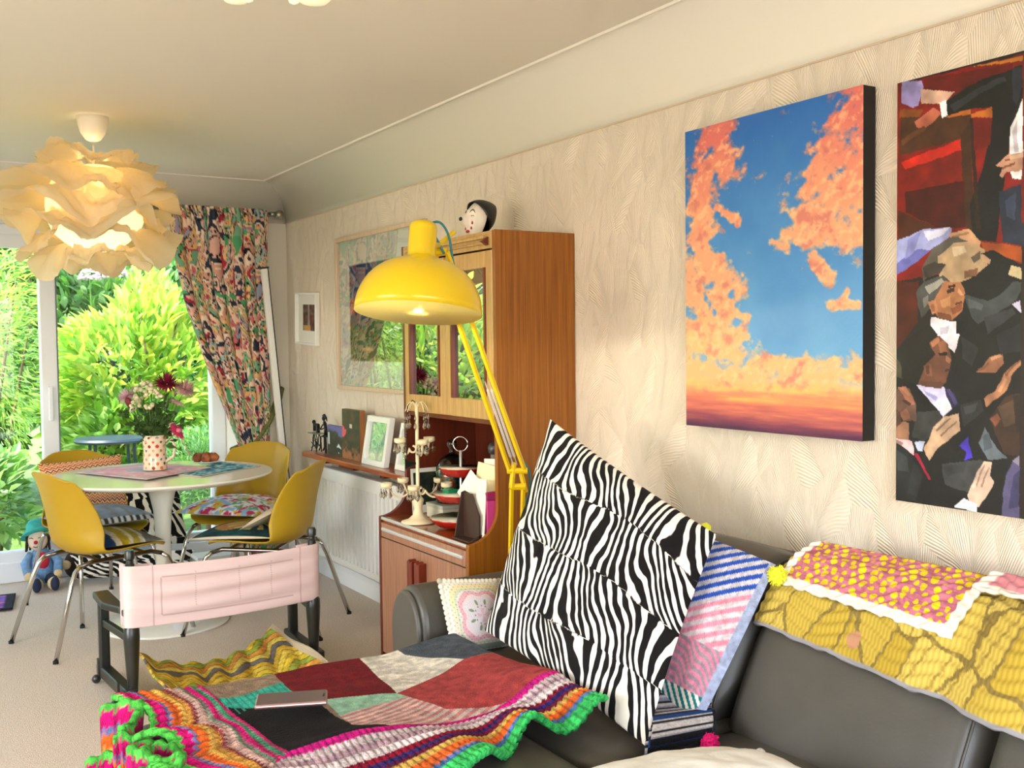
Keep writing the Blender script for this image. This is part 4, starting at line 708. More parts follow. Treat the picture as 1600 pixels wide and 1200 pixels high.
def spots(u, v):
    c = np.tile(np.array((238,216,186), float), (len(u), 1))
    for a, b, col, r, ring in SP:
        du = np.abs(u-a); du = np.minimum(du, 1-du)*.345; dv = (v-b)*.168; d = np.hypot(du, dv)
        c[d < r*.35] = col
        if ring: c[(d < r*.2)] = (232,206,180); c[d < r*.1] = col
    return c
sheet('body', lambda u, v: (vx+(.055+.002*np.cos(v*PI*2))*np.cos(2*PI*u), vy+(.055+.002*np.cos(v*PI*2))*np.sin(2*PI*u), .746+.168*v), spots, 120, 60, painted('glazed_print', .15, 0, spec=.6), vz)
sheet('inner_wall', lambda u, v: (vx+.051*np.cos(2*PI*u), vy+.051*np.sin(2*PI*u), .75+.164*v), const((226,206,178)), 24, 2, painted('glazed_print'), vz)
MB().lathe([(.001, .7455), (.055, .7455), (.056, .75)], 32, (vx, vy, 0)).build('foot', mat('cream_glaze_foot', (232,212,184), .2), vz, smooth=True)
hd = Vector((.85, -.52, 0)); MB().tube([Vector((vx, vy, .885))+hd*.054, Vector((vx, vy, .892))+hd*.085, Vector((vx, vy, .86))+hd*.10, Vector((vx, vy, .81))+hd*.092, Vector((vx, vy, .785))+hd*.054], .008, 8).build('handle', mat('cream_glaze_foot'), vz, smooth=True)
STEM = mat('stem_green', (86,112,52), .6); LEAFB = leafmat('bouquet_leaf', (70,100,50), .3, .3)
def flower(name, label, p, kind, r, col, col2=None, group=None):
    t = thing(name, label, 'flower', tuple(p), group); p = Vector(p); foot = Vector((vx, vy, .80)); rnd = random.Random(int(p.x*9999+p.z*777))
    ax = (p-Vector((vx, vy, .86))).normalized()
    MB().tube([foot, foot*.45+p*.55+Vector((0,0,.01)), p-ax*.004], .0022, 5).build('stem', STEM, t)
    def petal(d, L, w_, m_, lift):
        d = d.normalized(); s = d.cross(ax).normalized()
        m_.add([p+d*L*.1, p+d*L*.5+s*w_+ax*lift*.3, p+d*L+ax*lift, p+d*L*.5-s*w_+ax*lift*.3, p+d*L*.55+ax*(lift*.3+w_*.5)], [(0,1,4), (1,2,4), (2,3,4), (3,0,4)])
    x = ax.orthogonal().normalized(); y = ax.cross(x); m_ = MB()
    if kind == 'mum':
        for ring, nn, lf in ((.7, 20, -.5), (.92, 22, -.2), (1, 24, .1), (.92, 22, .4), (.7, 18, .68), (.4, 12, .85)):
            for k in range(nn):
                a = 2*PI*k/nn+rnd.random()*.4; petal(x*math.cos(a)+y*math.sin(a), r*ring, r*.09, m_, r*lf+rnd.uniform(-.08,.08)*r)
    elif kind == 'daisy':
        for k in range(20):
            a = 2*PI*k/20; petal(x*math.cos(a)+y*math.sin(a), r*rnd.uniform(.85, 1.05), r*.13, m_, r*rnd.uniform(-.25, .05))
    elif kind == 'button':
        for q in range(7):
            d = Vector((rnd.uniform(-1,1), rnd.uniform(-1,1), rnd.uniform(-.4,.8)))*r*.9; m_.ball(p+d, (r*.42, r*.42, r*.36), 7, 5)
    elif kind == 'bud': m_.ball(p, (r*.6, r*.6, r), 8, 6, ax.to_track_quat('Z', 'Y').to_matrix())
    m_.build('petals', leafmat('petal_%d_%d_%d' % col, col, .15, .3), t, smooth=kind in ('button', 'bud'))
    if col2: MB().ball(p+ax*r*.08, (r*.3, r*.3, r*.2), 8, 5).build('flower_centre', mat('centre_%d_%d_%d' % col2, col2, .8), t)
    m_ = MB()
    for q in range(5):
        b = foot*.35+p*.65 if q % 2 else foot*.55+p*.45; d = Vector((rnd.uniform(-1,1), rnd.uniform(-1,1), rnd.uniform(-.3,.8))).normalized(); s = d.orthogonal().normalized(); L = rnd.uniform(.035, .065)
        m_.add([b, b+d*L*.5+s*L*.22, b+d*L, b+d*L*.5-s*L*.22], [(0,1,2,3)])
    m_.build('leaves', LEAFB, t)
def fp(dx, z, dy=0): return (vx+dx*.852+dy*.5, vy-dx*.524+dy*.85, z)   # dx: to the right in the photo
flower('chrysanthemum', 'large dark crimson chrysanthemum at the top of the vase', fp(.075, 1.165, -.03), 'mum', .072, (140,28,62))
flower('chrysanthemum', 'dusky pink spiky chrysanthemum at the right of the bouquet', fp(.155, 1.135), 'mum', .068, (214,170,172), (150,130,70))
flower('chrysanthemum', 'pale pink chrysanthemum at the left of the bouquet', fp(-.13, 1.10), 'mum', .054, (230,190,200))
flower('chrysanthemum', 'mauve pink chrysanthemum at the upper left of the bouquet', fp(-.085, 1.15, .03), 'daisy', .045, (206,160,170))
flower('gerbera', 'hot pink gerbera drooping over the right rim of the vase', fp(.125, .935, -.03), 'daisy', .06, (222,66,120), (214,120,140))
flower('gerbera', 'pale pink daisy hanging below the dusky chrysanthemum', fp(.125, 1.075, -.02), 'daisy', .045, (232,182,190))
flower('rosebud', 'closed dark red bud at the left of the bouquet', fp(-.10, 1.075, -.05), 'bud', .03, (128,44,52))
for i, (dx, z, dy) in enumerate(((-.03, 1.165, 0), (.0, 1.15, -.03), (-.055, 1.14, -.02), (.005, 1.12, -.05), (-.045, 1.10, -.05), (.03, 1.11, -.05), (-.065, 1.07, -.06), (.0, 1.055, -.07), (-.09, 1.035, -.06))):
    flower('button_chrysanthemum', ('topmost cream button flower left of the crimson chrysanthemum', 'cream button flower touching the crimson chrysanthemum on its left', 'cream button flower at the upper left of the bouquet', 'cream button flower in the centre under the crimson one', 'cream button flower left of the bouquet centre', 'rightmost cream button flower in the bouquet', 'cream button flower right of the dark red bud', 'lowest central cream button flower above the vase rim', 'lowest left cream button flower under the dark red bud')[i], fp(dx, z, dy), 'button', .026, (240,232,196), None, 'cream button flowers')
t = thing('foliage_sprig', 'dark green leafy sprigs filling the vase', 'foliage', (vx, vy, .92)); rnd = random.Random(3); m_ = MB(); m2 = MB()
for k in range(26):
    a = rnd.uniform(0, 2*PI); q = rnd.uniform(.03, .13); e = Vector((vx+q*math.cos(a), vy+q*math.sin(a), rnd.uniform(.96, 1.10))); f0 = Vector((vx+.02*math.cos(a), vy+.02*math.sin(a), .86)); m2.tube([f0, (f0+e)/2+Vector((0,0,.02)), e], .0018, 4)
    for j in range(7):
        b = f0.lerp(e, .35+.65*j/6); d = Vector((rnd.uniform(-1,1), rnd.uniform(-1,1), rnd.uniform(-.5,.7))).normalized(); s = d.orthogonal().normalized(); L = rnd.uniform(.03, .06); m_.add([b, b+d*L*.5+s*L*.25, b+d*L, b+d*L*.5-s*L*.25], [(0,1,2,3)])
m_.build('leaves', LEAFB, t); m2.build('stems', STEM, t)
px_, py_ = -.775, 5.33
pl = tag(MB().lathe([(.001, .741), (.04, .741), (.066, .750), (.07, .753), (.066, .754), (.04, .746), (.001, .745)], 32, (px_, py_, 0)).build('plate', mat('white_china', (236,240,240), .2), smooth=True), 'small white plate of pastries on the blue placemat', 'plate')
BUN = mat('baked_pastry', (160,88,46), .5, bump=.8, bscale=60, bdist=.008, var=.5, vscale=30)
for i, (dx, dy, lab) in enumerate(((-.042, 0, 'leftmost glazed pastry on the white plate'), (0, -.022, 'middle pastry at the front of the white plate'), (.04, -.002, 'rightmost pastry on the white plate'), (.002, .03, 'pastry at the back of the white plate'))):
    b = Vector((px_+dx*.852, py_-dx*.524+dy, .771)); m_ = MB().ball(b, (.027, .024, .024), 14, 10)
    vv_ = []
    for p in m_.v:
        d = Vector(p)-b; a = math.atan2(d.y, d.x); vv_.append(tuple(b+d*(1+.16*math.sin(4*a+i*2)*abs(d.z)/.02+.1*math.sin(9*a+i))))
    m_.v = vv_; t = tag(m_.build('pastry', BUN, smooth=True), lab, 'pastry')

# ---------------- yellow shell chairs ----------------
YEL = mat('mustard_shell', (184,148,26), .44, bump=.08, bscale=500, bdist=.001, spec=.4)
def chair(name, label, loc, head, group='yellow shell chairs round the table'):
    """local: +Y is the way the sitter faces"""
    t = thing(name, label, 'chair', (0,0,0), group)
    PR = [(-.275,.80), (-.262,.76), (-.245,.70), (-.228,.62), (-.215,.55), (-.205,.50), (-.19,.462), (-.16,.432), (-.11,.416), (-.04,.412), (.05,.416), (.13,.424), (.19,.428), (.225,.424), (.245,.412)]
    W = [.165, .188, .20, .208, .215, .222, .226, .228, .228, .226, .222, .215, .2, .17, .12]
    PRa = np.array(PR); Wa = np.array(W); S_ = np.linspace(0, 1, len(PR))
    def shell(u, v):
        y = np.interp(v, S_, PRa[:, 0]); z = np.interp(v, S_, PRa[:, 1]); w_ = np.interp(v, S_, Wa); q = (u-.5)*2; x = q*w_
        back = np.clip((.42-v)/.42, 0, 1); k = np.clip(1-abs(v-.42)/.42, 0, 1)
        y2 = y+.10*np.abs(q)**2.4*np.clip((.62-v)/.3, 0, 1)*(.35+.65*np.clip(v/.22, 0, 1))+.03*k*q**4; z2 = z+.035*q*q*np.clip((v-.3)/.3, 0, 1)*np.clip((1.02-v)/.3, 0, 1); z2 = np.where(v < .06, z2-.045*np.abs(q)**3.5*(1-v/.06), z2)
        return x, y2, z2
    s_ = sheet('seat_shell', shell, None, 20, 36, YEL, t, solid=.009); s_.modifiers.new('sub', 'SUBSURF').render_levels = 1
    for sx in (-1, 1):
        MB().tube([(sx*.175, .20, .385), (sx*.168, .15, .399), (sx*.165, 0, .396), (sx*.168, -.13, .395), (sx*.178, -.19, .385)], .0105, 8).build('seat_rail', BRASSY, t, smooth=True)
        MB().tube([(sx*.175, .20, .385), (sx*.18, .228, .362), (sx*.19, .25, .31), (sx*.225, .33, .004)], .0105, 8).build('leg', CHROME, t, smooth=True); MB().tube([(sx*.178, -.19, .385), (sx*.182, -.214, .362), (sx*.19, -.235, .31), (sx*.23, -.33, .004)], .0105, 8).build('leg', CHROME, t, smooth=True)
        for yy in (.33, -.33): MB().tube([(sx*(.2255 if yy > 0 else .2305), yy, .012), (sx*(.2255 if yy > 0 else .2305), yy, 0)], .0125, 8).build('foot_cap', mat('black_rubber', (24,24,24), .7), t)
    for yy in (.12, -.10): MB().tube([(-.168, yy, .398), (-.1, yy, .402), (.1, yy, .402), (.168, yy, .398)], .008, 6).build('cross_bar', BRASSY, t)
    t.location = loc; t.rotation_euler = (0, 0, -math.radians(head)); return t
CH = dict(FL=((-1.34, 5.03, 0), 74), FR=((-.635, 4.80, 0), 309), BR=((-.53, 5.54, 0), 228), BL=((-1.27, 5.63, 0), 165))
for k, lab in (('FL', 'yellow shell chair at the front left, seen from behind'), ('FR', 'yellow shell chair at the front right beside the radiator'), ('BR', 'yellow shell chair at the back right with white floral cushion'), ('BL', 'yellow shell chair at the back left against the window')): chair('shell_chair', lab, *CH[k])
def cl(k, x, y, z):   # chair-local point to the room
    (X, Y, Z), h = CH[k]; a = -math.radians(h); return (X+x*math.cos(a)-y*math.sin(a), Y+x*math.sin(a)+y*math.cos(a), z)
def floral(u, v):
    n = fbm(u*15, v*15, 121, 3); m = fbm(u*13+3, v*13, 122, 2); g = fbm(u*17, v*17+5, 123, 2); c = np.tile(np.array((238,234,232), float), (len(u), 1))
    c = mixc(c, (120,170,120), np.clip((g-.58)*20, 0, 1)); c = mixc(c, (226,190,70), np.clip((m-.6)*20, 0, 1)); c = mixc(c, (206,56,96), np.clip((n-.6)*20, 0, 1)); return mixc(c, (150,186,214), np.clip((fbm(u*14, v*14, 124, 2)-.64)*20, 0, 1))
pillow('seat_cushion', 'white floral cushion on the back right yellow chair', 'cushion', cl('BR', -.25, -.14, .485), cl('BR', .25, -.14, .485), cl('BR', -.25, .29, .468), cl('BR', .25, .29, .468), -.06, floral, FAB, 80, 80, (236,226,206), wr=.02, bb=-.022)
def pine(u, v):
    n = fbm(u*10, v*10, 131, 4); c = mixc((10,34,40), (26,84,84), n*1.6-.3); k = np.hypot((u-.42)/1.2, v-.62) < .2; c[k] = mixc((150,96,50), (206,150,84), fbm(u[k]*40, v[k]*40, 132, 2)); a = np.arctan2(v-.35, u-.55); r = np.hypot(u-.55, v-.35)
    k2 = (r < .36)&(np.sin(a*14+r*6) > .1)&(r > .04); c[k2] = mixc((170,160,84), (216,200,120), n[k2]); e = (v > .96)|(u < .03); c[e] = (222,206,180); return c
pillow('seat_cushion', 'dark teal pineapple cushion on the front right chair', 'cushion', cl('FR', -.21, -.1, .46), cl('FR', .21, -.1, .46), cl('FR', -.21, .31, .448), cl('FR', .21, .31, .448), -.04, pine, FAB, 60, 60, (226,212,190), bb=-.018)
pillow('cushion', 'beige folded cushion against the front right chair back', 'cushion', cl('FR', -.20, -.10, .575), cl('FR', .18, -.13, .60), cl('FR', -.21, .06, .495), cl('FR', .17, -.02, .495), .03, lambda u, v: mixc((226,212,190), (206,188,160), fbm(u*5, v*5, 141)), FAB, 24, 24, bb=.02)
def bluegrey(u, v):
    n = fbm(u*8, v*8, 151, 4); l = np.abs(((u*6+.35*np.abs(((v*9) % 1)-.5)) % 1)-.5); c = mixc((118,132,144), (176,188,198), n*1.3-.1); c = mixc(c, (150,140,110), (v > .55)*np.clip((l-.3)*5, 0, .6)); k = v > .94; c[k] = np.where((np.floor(u[k]*26) % 2)[:, None] > 0, (236,232,226), (70,70,76)); return c
pillow('seat_cushion', 'grey blue knitted cushion on the back left chair seat', 'cushion', cl('BL', -.225, -.16, .48), cl('BL', .225, -.16, .48), cl('BL', -.225, .27, .47), cl('BL', .225, .27, .47), -.06, bluegrey, FAB, 60, 60, (150,160,166), bb=-.022)
def chevron(u, v):
    q_ = v*17+.9*np.abs(((u*15) % 1)-.5)*2; z = q_ % 1; k = np.floor(q_) % 3; c = np.where((k == 0)[:, None], (150,52,34), np.where((k == 1)[:, None], (226,120,50), (206,96,66))).astype(float); c[z < .42] = (238,214,170); return c
pillow('cushion', 'orange zigzag cushion propped on the back left yellow chair', 'cushion', cl('BL', .21, -.185, .75), cl('BL', -.23, -.165, .765), cl('BL', .20, -.09, .50), cl('BL', -.22, -.09, .50), .05, chevron, FAB, 150, 90, (206,120,70), bb=.02)
def stripe4(u, v):
    s = v*.92+u*.08; c = np.tile(np.array((120,116,110), float), (len(u), 1))
    for a, b, col in ((0,.34,(40,70,120)), (.34,.42,(232,220,190)), (.42,.54,(196,170,40)), (.54,.60,(230,218,184)), (.60,.70,(184,164,56)), (.70,.76,(214,206,186))): c[(s >= a)&(s < b)] = col
    return mixc(c, c*.7, fbm(u*40, v*40, 171, 2))
pillow('seat_cushion', 'blue yellow and grey striped cushion on the front left chair', 'cushion', cl('FL', -.2, -.12, .455), cl('FL', .2, -.12, .455), cl('FL', -.2, .20, .45), cl('FL', .2, .20, .45), -.05, stripe4, FAB, 44, 44, (110,104,100), bb=-.02)

# zebra material (phase field on the cloth, stripes cut by the shader)
def zebramat():
    m = mat('zebra_plush', rough=.85, bump=.25, bscale=400, bdist=.002, sheen=.03, spec=.2); nt = m.node_tree; N = nt.nodes; L = nt.links
    a = N.new('ShaderNodeAttribute'); a.attribute_name = 'ph'; c = N.new('ShaderNodeMath'); c.operation = 'COSINE'; L.new(a.outputs['Fac'], c.inputs[0])
    r = N.new('ShaderNodeValToRGB'); r.color_ramp.elements[0].position = .46; r.color_ramp.elements[1].position = .54; r.color_ramp.elements[0].color = (*lin((18,15,16)), 1); r.color_ramp.elements[1].color = (*lin((242,236,224)), 1)
    mr = N.new('ShaderNodeMapRange'); mr.inputs[1].default_value = -1; mr.inputs[2].default_value = 1; bi = N.new('ShaderNodeAttribute'); bi.attribute_name = 'bias'; ad = N.new('ShaderNodeMath'); ad.operation = 'ADD'; L.new(c.outputs[0], ad.inputs[0]); L.new(bi.outputs['Fac'], ad.inputs[1]); L.new(ad.outputs[0], mr.inputs[0]); L.new(mr.outputs[0], r.inputs[0]); L.new(r.outputs[0], N['Principled BSDF'].inputs['Base Color']); return m
ZEB = zebramat()
def zphase(N, bands, seed, k=1.0):
    def f(u, v):
        w_ = v+.022*np.sin(u*7+seed)+.07*(fbm(u*3, v*3, seed)-.5); b = w_*bands+.2; i_ = np.floor(b); fr = b-i_
        tri = np.abs(fr-.5)*2; mid_ = 1-tri**2; x = u-.30*k*v+i_*.43/N
        x = x+mid_*(.019*np.sin(u*25+i_*2.1)+.006*np.sin(u*49+i_*1.3))+.12*(fr-.5)*np.sin(u*10+i_*2.1)+.07*np.sign(fr-.5)*np.clip(tri-.55, 0, 1)**1.6*np.sin(u*17+i_)
        bias = -.2+1.5*(fbm(u*26, v*16, seed+8, 2)-.5)+.55*np.clip((tri-.86)/.14, 0, 1)*np.sign(np.sin(u*70+4*np.sin(u*23)))
        return 2*PI*(N*x+.55*(fbm(u*9, v*7, seed+6, 2)-.5)), bias
    return f
pillow('floor_cushion', 'zebra cushion lying flat on the floor under the table', 'cushion', (-1.30,6.30,.16), (-.66,6.06,.16), (-1.28,6.24,.03), (-.70,5.98,.03), .05, None, ZEB, 70, 70, (40,36,36), phase=zphase(10, 2, 31))
pillow('floor_cushion', 'zebra cushion standing against the window behind the table', 'cushion', (-1.16,6.44,.60), (-.66,6.40,.60), (-1.18,6.30,.16), (-.64,6.26,.16), .07, None, ZEB, 70, 70, (40,36,36), phase=zphase(9, 2, 41))
t = thing('storage_crate', 'small green and white box on the floor behind the right chairs', 'box', (-.55, 5.95, 0)); box('body', (-.55, 5.98, .06), (.26, .16, .12), mat('mint_card', (176,196,170), .7, var=.4, vscale=30), t); box('lid', (-.55, 5.98, .128), (.27, .17, .02), mat('white_card', (226,226,218), .6), t)

# ---------------- rag doll ----------------
dl = thing('rag_doll', 'rag doll in teal hat and blue jacket sitting by the window', 'doll', (-1.47, 6.34, 0)); SK = mat('doll_cloth', (236,214,190), .9, bump=.3, bscale=300, bdist=.002); BL_ = mat('doll_blue', (120,162,206), .9, var=.2, vscale=60); TEALF = mat('doll_teal', (58,168,158), .9, var=.15, vscale=40); DRED = mat('doll_red', (206,40,64), .85); NAVY = mat('doll_navy', (32,44,72), .85); CUF = mat('doll_cream', (230,206,160), .95, bump=.8, bscale=120, bdist=.01); HAIR = mat('doll_hair', (52,36,26), .95, bump=.8, bscale=90, bdist=.01)
dx, dy = -1.45, 6.32
MB().lathe([(.05, .02), (.07, .06), (.066, .13), (.05, .19), (.03, .215)], 16, (dx, dy, 0)).build('body', BL_, dl, smooth=True); MB().ball((dx+.005, dy-.05, .15), (.035, .03, .05), 12, 8).build('scarf', DRED, dl, smooth=True)
hc = Vector((dx-.015, dy-.02, .265)); h = MB().ball(hc, (.052, .05, .06), 16, 12).build('head', SK, dl, smooth=True)
m_ = MB(); m_.ball(hc+Vector((.012, .02, .005)), (.058, .05, .062), 14, 10); 
for k in range(8): m_.tube([hc+Vector((.05*math.cos(k*.5-.3), .04*math.sin(k*.5-.3)+.01, .03)), hc+Vector((.062*math.cos(k*.5-.3), .05*math.sin(k*.5-.3), -.06))], [.012, .006], 5)
m_.build('hair', HAIR, h, smooth=True)
MB().ball(hc+Vector((-.016, -.05, -.004)), .011, 8, 6).build('nose', DRED, h, smooth=True)
m_ = MB()
for ex in (-.038, .006): m_.tube([hc+Vector((ex-.01, -.047+abs(ex)*.2, .018)), hc+Vector((ex, -.050+abs(ex)*.2, .022)), hc+Vector((ex+.01, -.047+abs(ex)*.2, .016))], .002, 4)
m_.tube([hc+Vector((-.03, -.044, -.028)), hc+Vector((-.016, -.046, -.033)), hc+Vector((0, -.045, -.028))], .002, 4); m_.build('face_stitches', HAIR, h)
hat = MB().lathe([(.098, -.012), (.08, .008), (.058, .02), (.052, .05), (.035, .07), (.001, .078)], 20, hc+Vector((.004, .03, .038)), rotm(math.radians(-24), math.radians(-10), 0), wob=lambda a, r: 1+.06*math.cos(3*a)).build('hat', TEALF, dl, smooth=True, solid=.004); MB().ball(hc+Vector((.06, .01, .105)), (.022, .016, .02), 10, 6).build('hat_flower', DRED, hat, smooth=True)
for s in (-1, 1):
    a_ = MB().tube([(dx+s*.05, dy-.01, .19), (dx+s*.085, dy-.04, .14), (dx+s*.075, dy-.09, .085)], [.02, .025, .024], 8).build('arm', BL_, dl, smooth=True); MB().ball((dx+s*.075, dy-.1, .078), (.024, .024, .026), 10, 8).build('hand', CUF, a_, smooth=True)
    l_ = MB().tube([(dx+s*.035, dy-.03, .045), (dx+s*.045, dy-.10, .055), (dx+s*.045, dy-.16, .04)], [.032, .03, .026], 8).build('leg', BL_ if s < 0 else NAVY, dl, smooth=True); MB().ball((dx+s*.045, dy-.165, .042), (.036, .022, .036), 12, 8).build('cuff', CUF, l_, smooth=True); MB().ball((dx+s*.046, dy-.192, .044), (.024, .022, .04), 12, 8).build('shoe', NAVY, l_, smooth=True)
t = thing('soft_toy', 'dark soft toy with red trim and cream paws behind the rag doll', 'toy', (-1.25, 6.40, 0)); MB().ball((-1.25, 6.40, .085), (.07, .07, .085), 14, 10).build('body', HAIR, t, smooth=True); MB().ball((-1.21, 6.39, .205), (.05, .048, .05), 14, 10).build('head', HAIR, t, smooth=True); MB().ball((-1.21, 6.34, .20), (.022, .02, .018), 10, 8).build('muzzle', CUF, t, smooth=True)
for s in (-1, 1): MB().ball((-1.25+s*.07, 6.33, .10), (.03, .035, .026), 10, 8).build('paw', CUF, t, smooth=True); MB().ball((-1.21+s*.04, 6.39, .25), (.018, .01, .02), 8, 6).build('ear', HAIR, t, smooth=True)
MB().lathe([(.055, .14), (.064, .155), (.05, .17)], 14, (-1.215, 6.395, 0)).build('collar', DRED, t, smooth=True)
def rugc(u, v):
    n = fbm(u*7, v*7, 181, 3); c = mixc((92,110,196), (226,110,170), np.clip(n*2-.5, 0, 1)); c = mixc(c, (120,70,160), np.clip((fbm(u*12, v*12, 182, 2)-.55)*12, 0, 1)); c[(u > .93)|(v > .93)|(v < .07)] = (40,42,54); return c
tag(sheet('doormat', lambda u, v: (-2.25+.65*u-.05*v, 6.2-.34*v-.06*u, .008+0*u), rugc, 50, 30, FAB, solid=.008), 'small bright patterned mat with dark border at the left edge', 'mat')

# ---------------- director's chair (back towards the sofa) ----------------
dc = thing('directors_chair', 'low black wooden folding chair with pale pink canvas back', 'chair', (-1.055, 4.2, 0)); BW = mat('black_painted_wood', (20,25,18), .36, var=.2, vscale=12, spec=.8)
PL, PR_ = Vector((-1.422, 4.0, 0)), Vector((-.686, 4.06, 0)); ax = (PR_-PL).normalized(); fw = Vector((-.02, 1, 0)).normalized()   # fw: sitter faces the table
for P, s in ((PL, -1), (PR_, 1)):
    MB().lathe([(.018, .05), (.021, .10), (.030, .255), (.029, .29), (.019, .305), (.017, .535), (.013, .54), (.013, .552), (.018, .556), (.0185, .578), (.014, .588)], 14, P).build('back_post', BW, dc, auto=35)
    o_ = ax*s*.035
    MB().bar(P+fw*.33+o_+Vector((0,0,.06)), P+fw*.33+o_+Vector((0,0,.335)), .04, .036, fw).build('front_post', BW, dc, bevel=.008)
    MB().bar(P-fw*.03+o_*.4+Vector((0,0,.05)), P+fw*.39+o_+Vector((0,0,.05)), .045, .045).build('foot_rail', BW, dc, bevel=.006)
    a_ = MB().prism([(-.02,.0), (-.024,.10), (.0,.17), (.0,.40), (.062,.40), (.07,.19), (.03,.08), (.024,0)], 2, .335, .362)
    a_.v = [tuple(P+ax*(x*s)+fw*y+Vector((0,0,z))) for x, y, z in a_.v]; a_.build('armrest', BW, dc, bevel=.006)
    MB().bar(P+Vector((0,0,.25)), P+fw*.33+o_+Vector((0,0,.25)), .022, .03).build('seat_rail', BW, dc, bevel=.004)
    for q in ((.0, .35) if s < 0 else ()):
        b_ = MB().bar(P+fw*q+o_+ax*s*.02+Vector((0,0,.03)), P+fw*q+o_+ax*s*.02+Vector((0,0,.10)), .01, .028, fw).build('hinge', BW, dc, bevel=.003); MB().ball(P+fw*q+o_+ax*s*.03+Vector((0,0,.02)), .018, 8, 6).build('foot_knob', BW, b_, smooth=True)
PINK = painted('pink_canvas', .9, .35, 500, .001, .1)
def pinkc(u, v):
    n = fbm(u*3, v*14, 191, 4); c = mixc((226,196,192), (238,214,208), n); s = (np.abs(u-.13) < .004)|(np.abs(u-.88) < .004)|(np.abs(v-.05) < .006)|(np.abs(v-.95) < .006); c[s] = (204,166,164)
    p = ((np.abs(v-.2) < .006)|(np.abs(v-.84) < .006))&(u > .17)&(u < .84)|((np.abs(u-.17) < .002)|(np.abs(u-.84) < .002))&(v > .2)&(v < .84); p = p|(((np.abs(u-.33) < .0015)|(np.abs(u-.55) < .0015)|(np.abs(u-.72) < .0015))&(v > .15)&(v < .75)&(np.sin(v*160) > .3)); c[p] = (196,166,164); return c
L_ = (PR_-PL).length
def back(u, v):
    s = u*(L_+.056)-.028; sag = .035*np.sin(PI*np.clip(u, 0, 1)); wr = .005*np.sin(v*22+u*3)*np.sin(PI*u); e = np.clip(np.abs(u-.5)*2, 0, 1)**30
    y = -.024-sag*.6+wr+e*.02; z = .532-v*.232-.010*np.sin(PI*u)*(1-v)-.004*v*np.sin(PI*u)-.01*u
    return PL.x+ax.x*s+fw.x*y, PL.y+ax.y*s+fw.y*y, z
sheet('canvas_back', back, pinkc, 160, 50, PINK, dc, solid=-.003)
def bk2(u, v):
    x, y, z = back(u, v); return x+fw.x*.046, y+fw.y*.046, z
for a, b in ((0, .13), (.88, 1)): sheet('canvas_sleeve', lambda u, v, a=a, b=b: bk2(a+(b-a)*u, v), const((226,196,192)), 8, 8, PINK, dc, solid=.003)
def zig(u, v):
    q = v*11+3.4*np.abs(((u*4.5) % 1)-.5); k = np.floor(q) % 7; n = fbm(u*40, v*40, 221, 2); pal = np.array(((236,204,60), (170,186,70), (232,160,70), (240,214,96), (120,112,112), (226,186,60), (236,206,80)), float); c = pal[k.astype(int)]*(.75+.4*n[:, None]); c = c*(1-.35*(np.abs((q % 1)-.5) > .42))[:, None]; c[(u > .965)] = (206,190,160); return c
FLq, FRq, NLq, NRq = Vector((-1.36,4.22,.13)), Vector((-.735,4.42,.10)), Vector((-1.38,3.62,.14)), Vector((-.72,3.7,.10))
def chev(u, v):
    P = [FLq[i]*(1-u)*(1-v)+FRq[i]*u*(1-v)+NLq[i]*(1-u)*v+NRq[i]*u*v for i in range(3)]
    return P[0], P[1]-.06*np.sin(PI*u)*(1-v), P[2]-.085*np.sin(PI*np.clip(u*1.0, 0, 1))**.7+.008*np.sin(u*40+v*9)
tag(sheet('zigzag_blanket', chev, zig, 160, 90, painted('chunky_knit', .95, .9, 160, .006, .1, sheen=.03), solid=.01), 'yellow and green zigzag knitted blanket slung between the low chair rails', 'blanket')
# ---------------- pendant lamp of crumpled paper ----------------
pn = thing('pendant_lamp', 'pendant lamp of crumpled cream paper layers over the dining table', 'lamp', (-1.39, 4.7, 1.75)); PPR = papermat('lamp_paper', (246,232,198), .5)
pc = Vector((-1.385, 4.72, 1.94))
MB().lathe([(.012, ZC-.105), (.03, ZC-.098), (.05, ZC-.07), (.062, ZC-.03), (.066, ZC)], 28, (pc.x, pc.y, 0)).build('ceiling_rose', mat('ivory_plastic', (240,230,208), .4), pn, smooth=True)
MB().tube([(pc.x, pc.y, ZC-.12), (pc.x, pc.y, pc.z)], .004, 6).build('cord', mat('ivory_plastic'), pn); MB().lathe([(.02, .0), (.022, .03), (.014, .07)], 12, pc+Vector((0,0,.02))).build('lamp_holder', mat('ivory_plastic'), pn, smooth=True)
MB().ball(pc+Vector((0,0,-.03)), (.03, .03, .045), 14, 10).build('bulb', mat('warm_bulb', (255,236,190), emit=(255,224,160), estr=3), pn, smooth=True)
def layer(name, zc, r0, r1, drop, nr, seed, amp, a0=0, a1=2*PI):
    rnd = np.random.RandomState(seed); ph = rnd.rand(8)*6.28
    def pos(u, v):
        a = a0+(a1-a0)*u; wv = np.sin(nr*a+ph[0])*.6+np.sin((nr*1.7+.5)*a+ph[1])*.3+np.sin((nr+3)*a*1.3+ph[2])*.3
        r = r0+(r1-r0)*v*(1+.28*np.sin(nr*.5*a+ph[3])*v)+amp*.7*wv*v; sp = (np.abs(np.sin(nr*.5*a+ph[4]))**8)*.07*v**3
        n = (fbm(np.cos(a)*2+seed+9, np.sin(a)*2+v*2+9, seed, 4)-.5); cr_ = np.abs(fbm(np.cos(a)*7+30, np.sin(a)*7+v*5+30, seed+40, 3)-.5); r = r+sp+n*.07*v+cr_*.05*v; z = zc+drop*(v**1.4)+1.8*amp*wv*v+n*.11+cr_*.05*v
        return pc.x+r*np.cos(a), pc.y+r*np.sin(a), z
    return sheet(name, pos, None, 150, 14, PPR, pn)
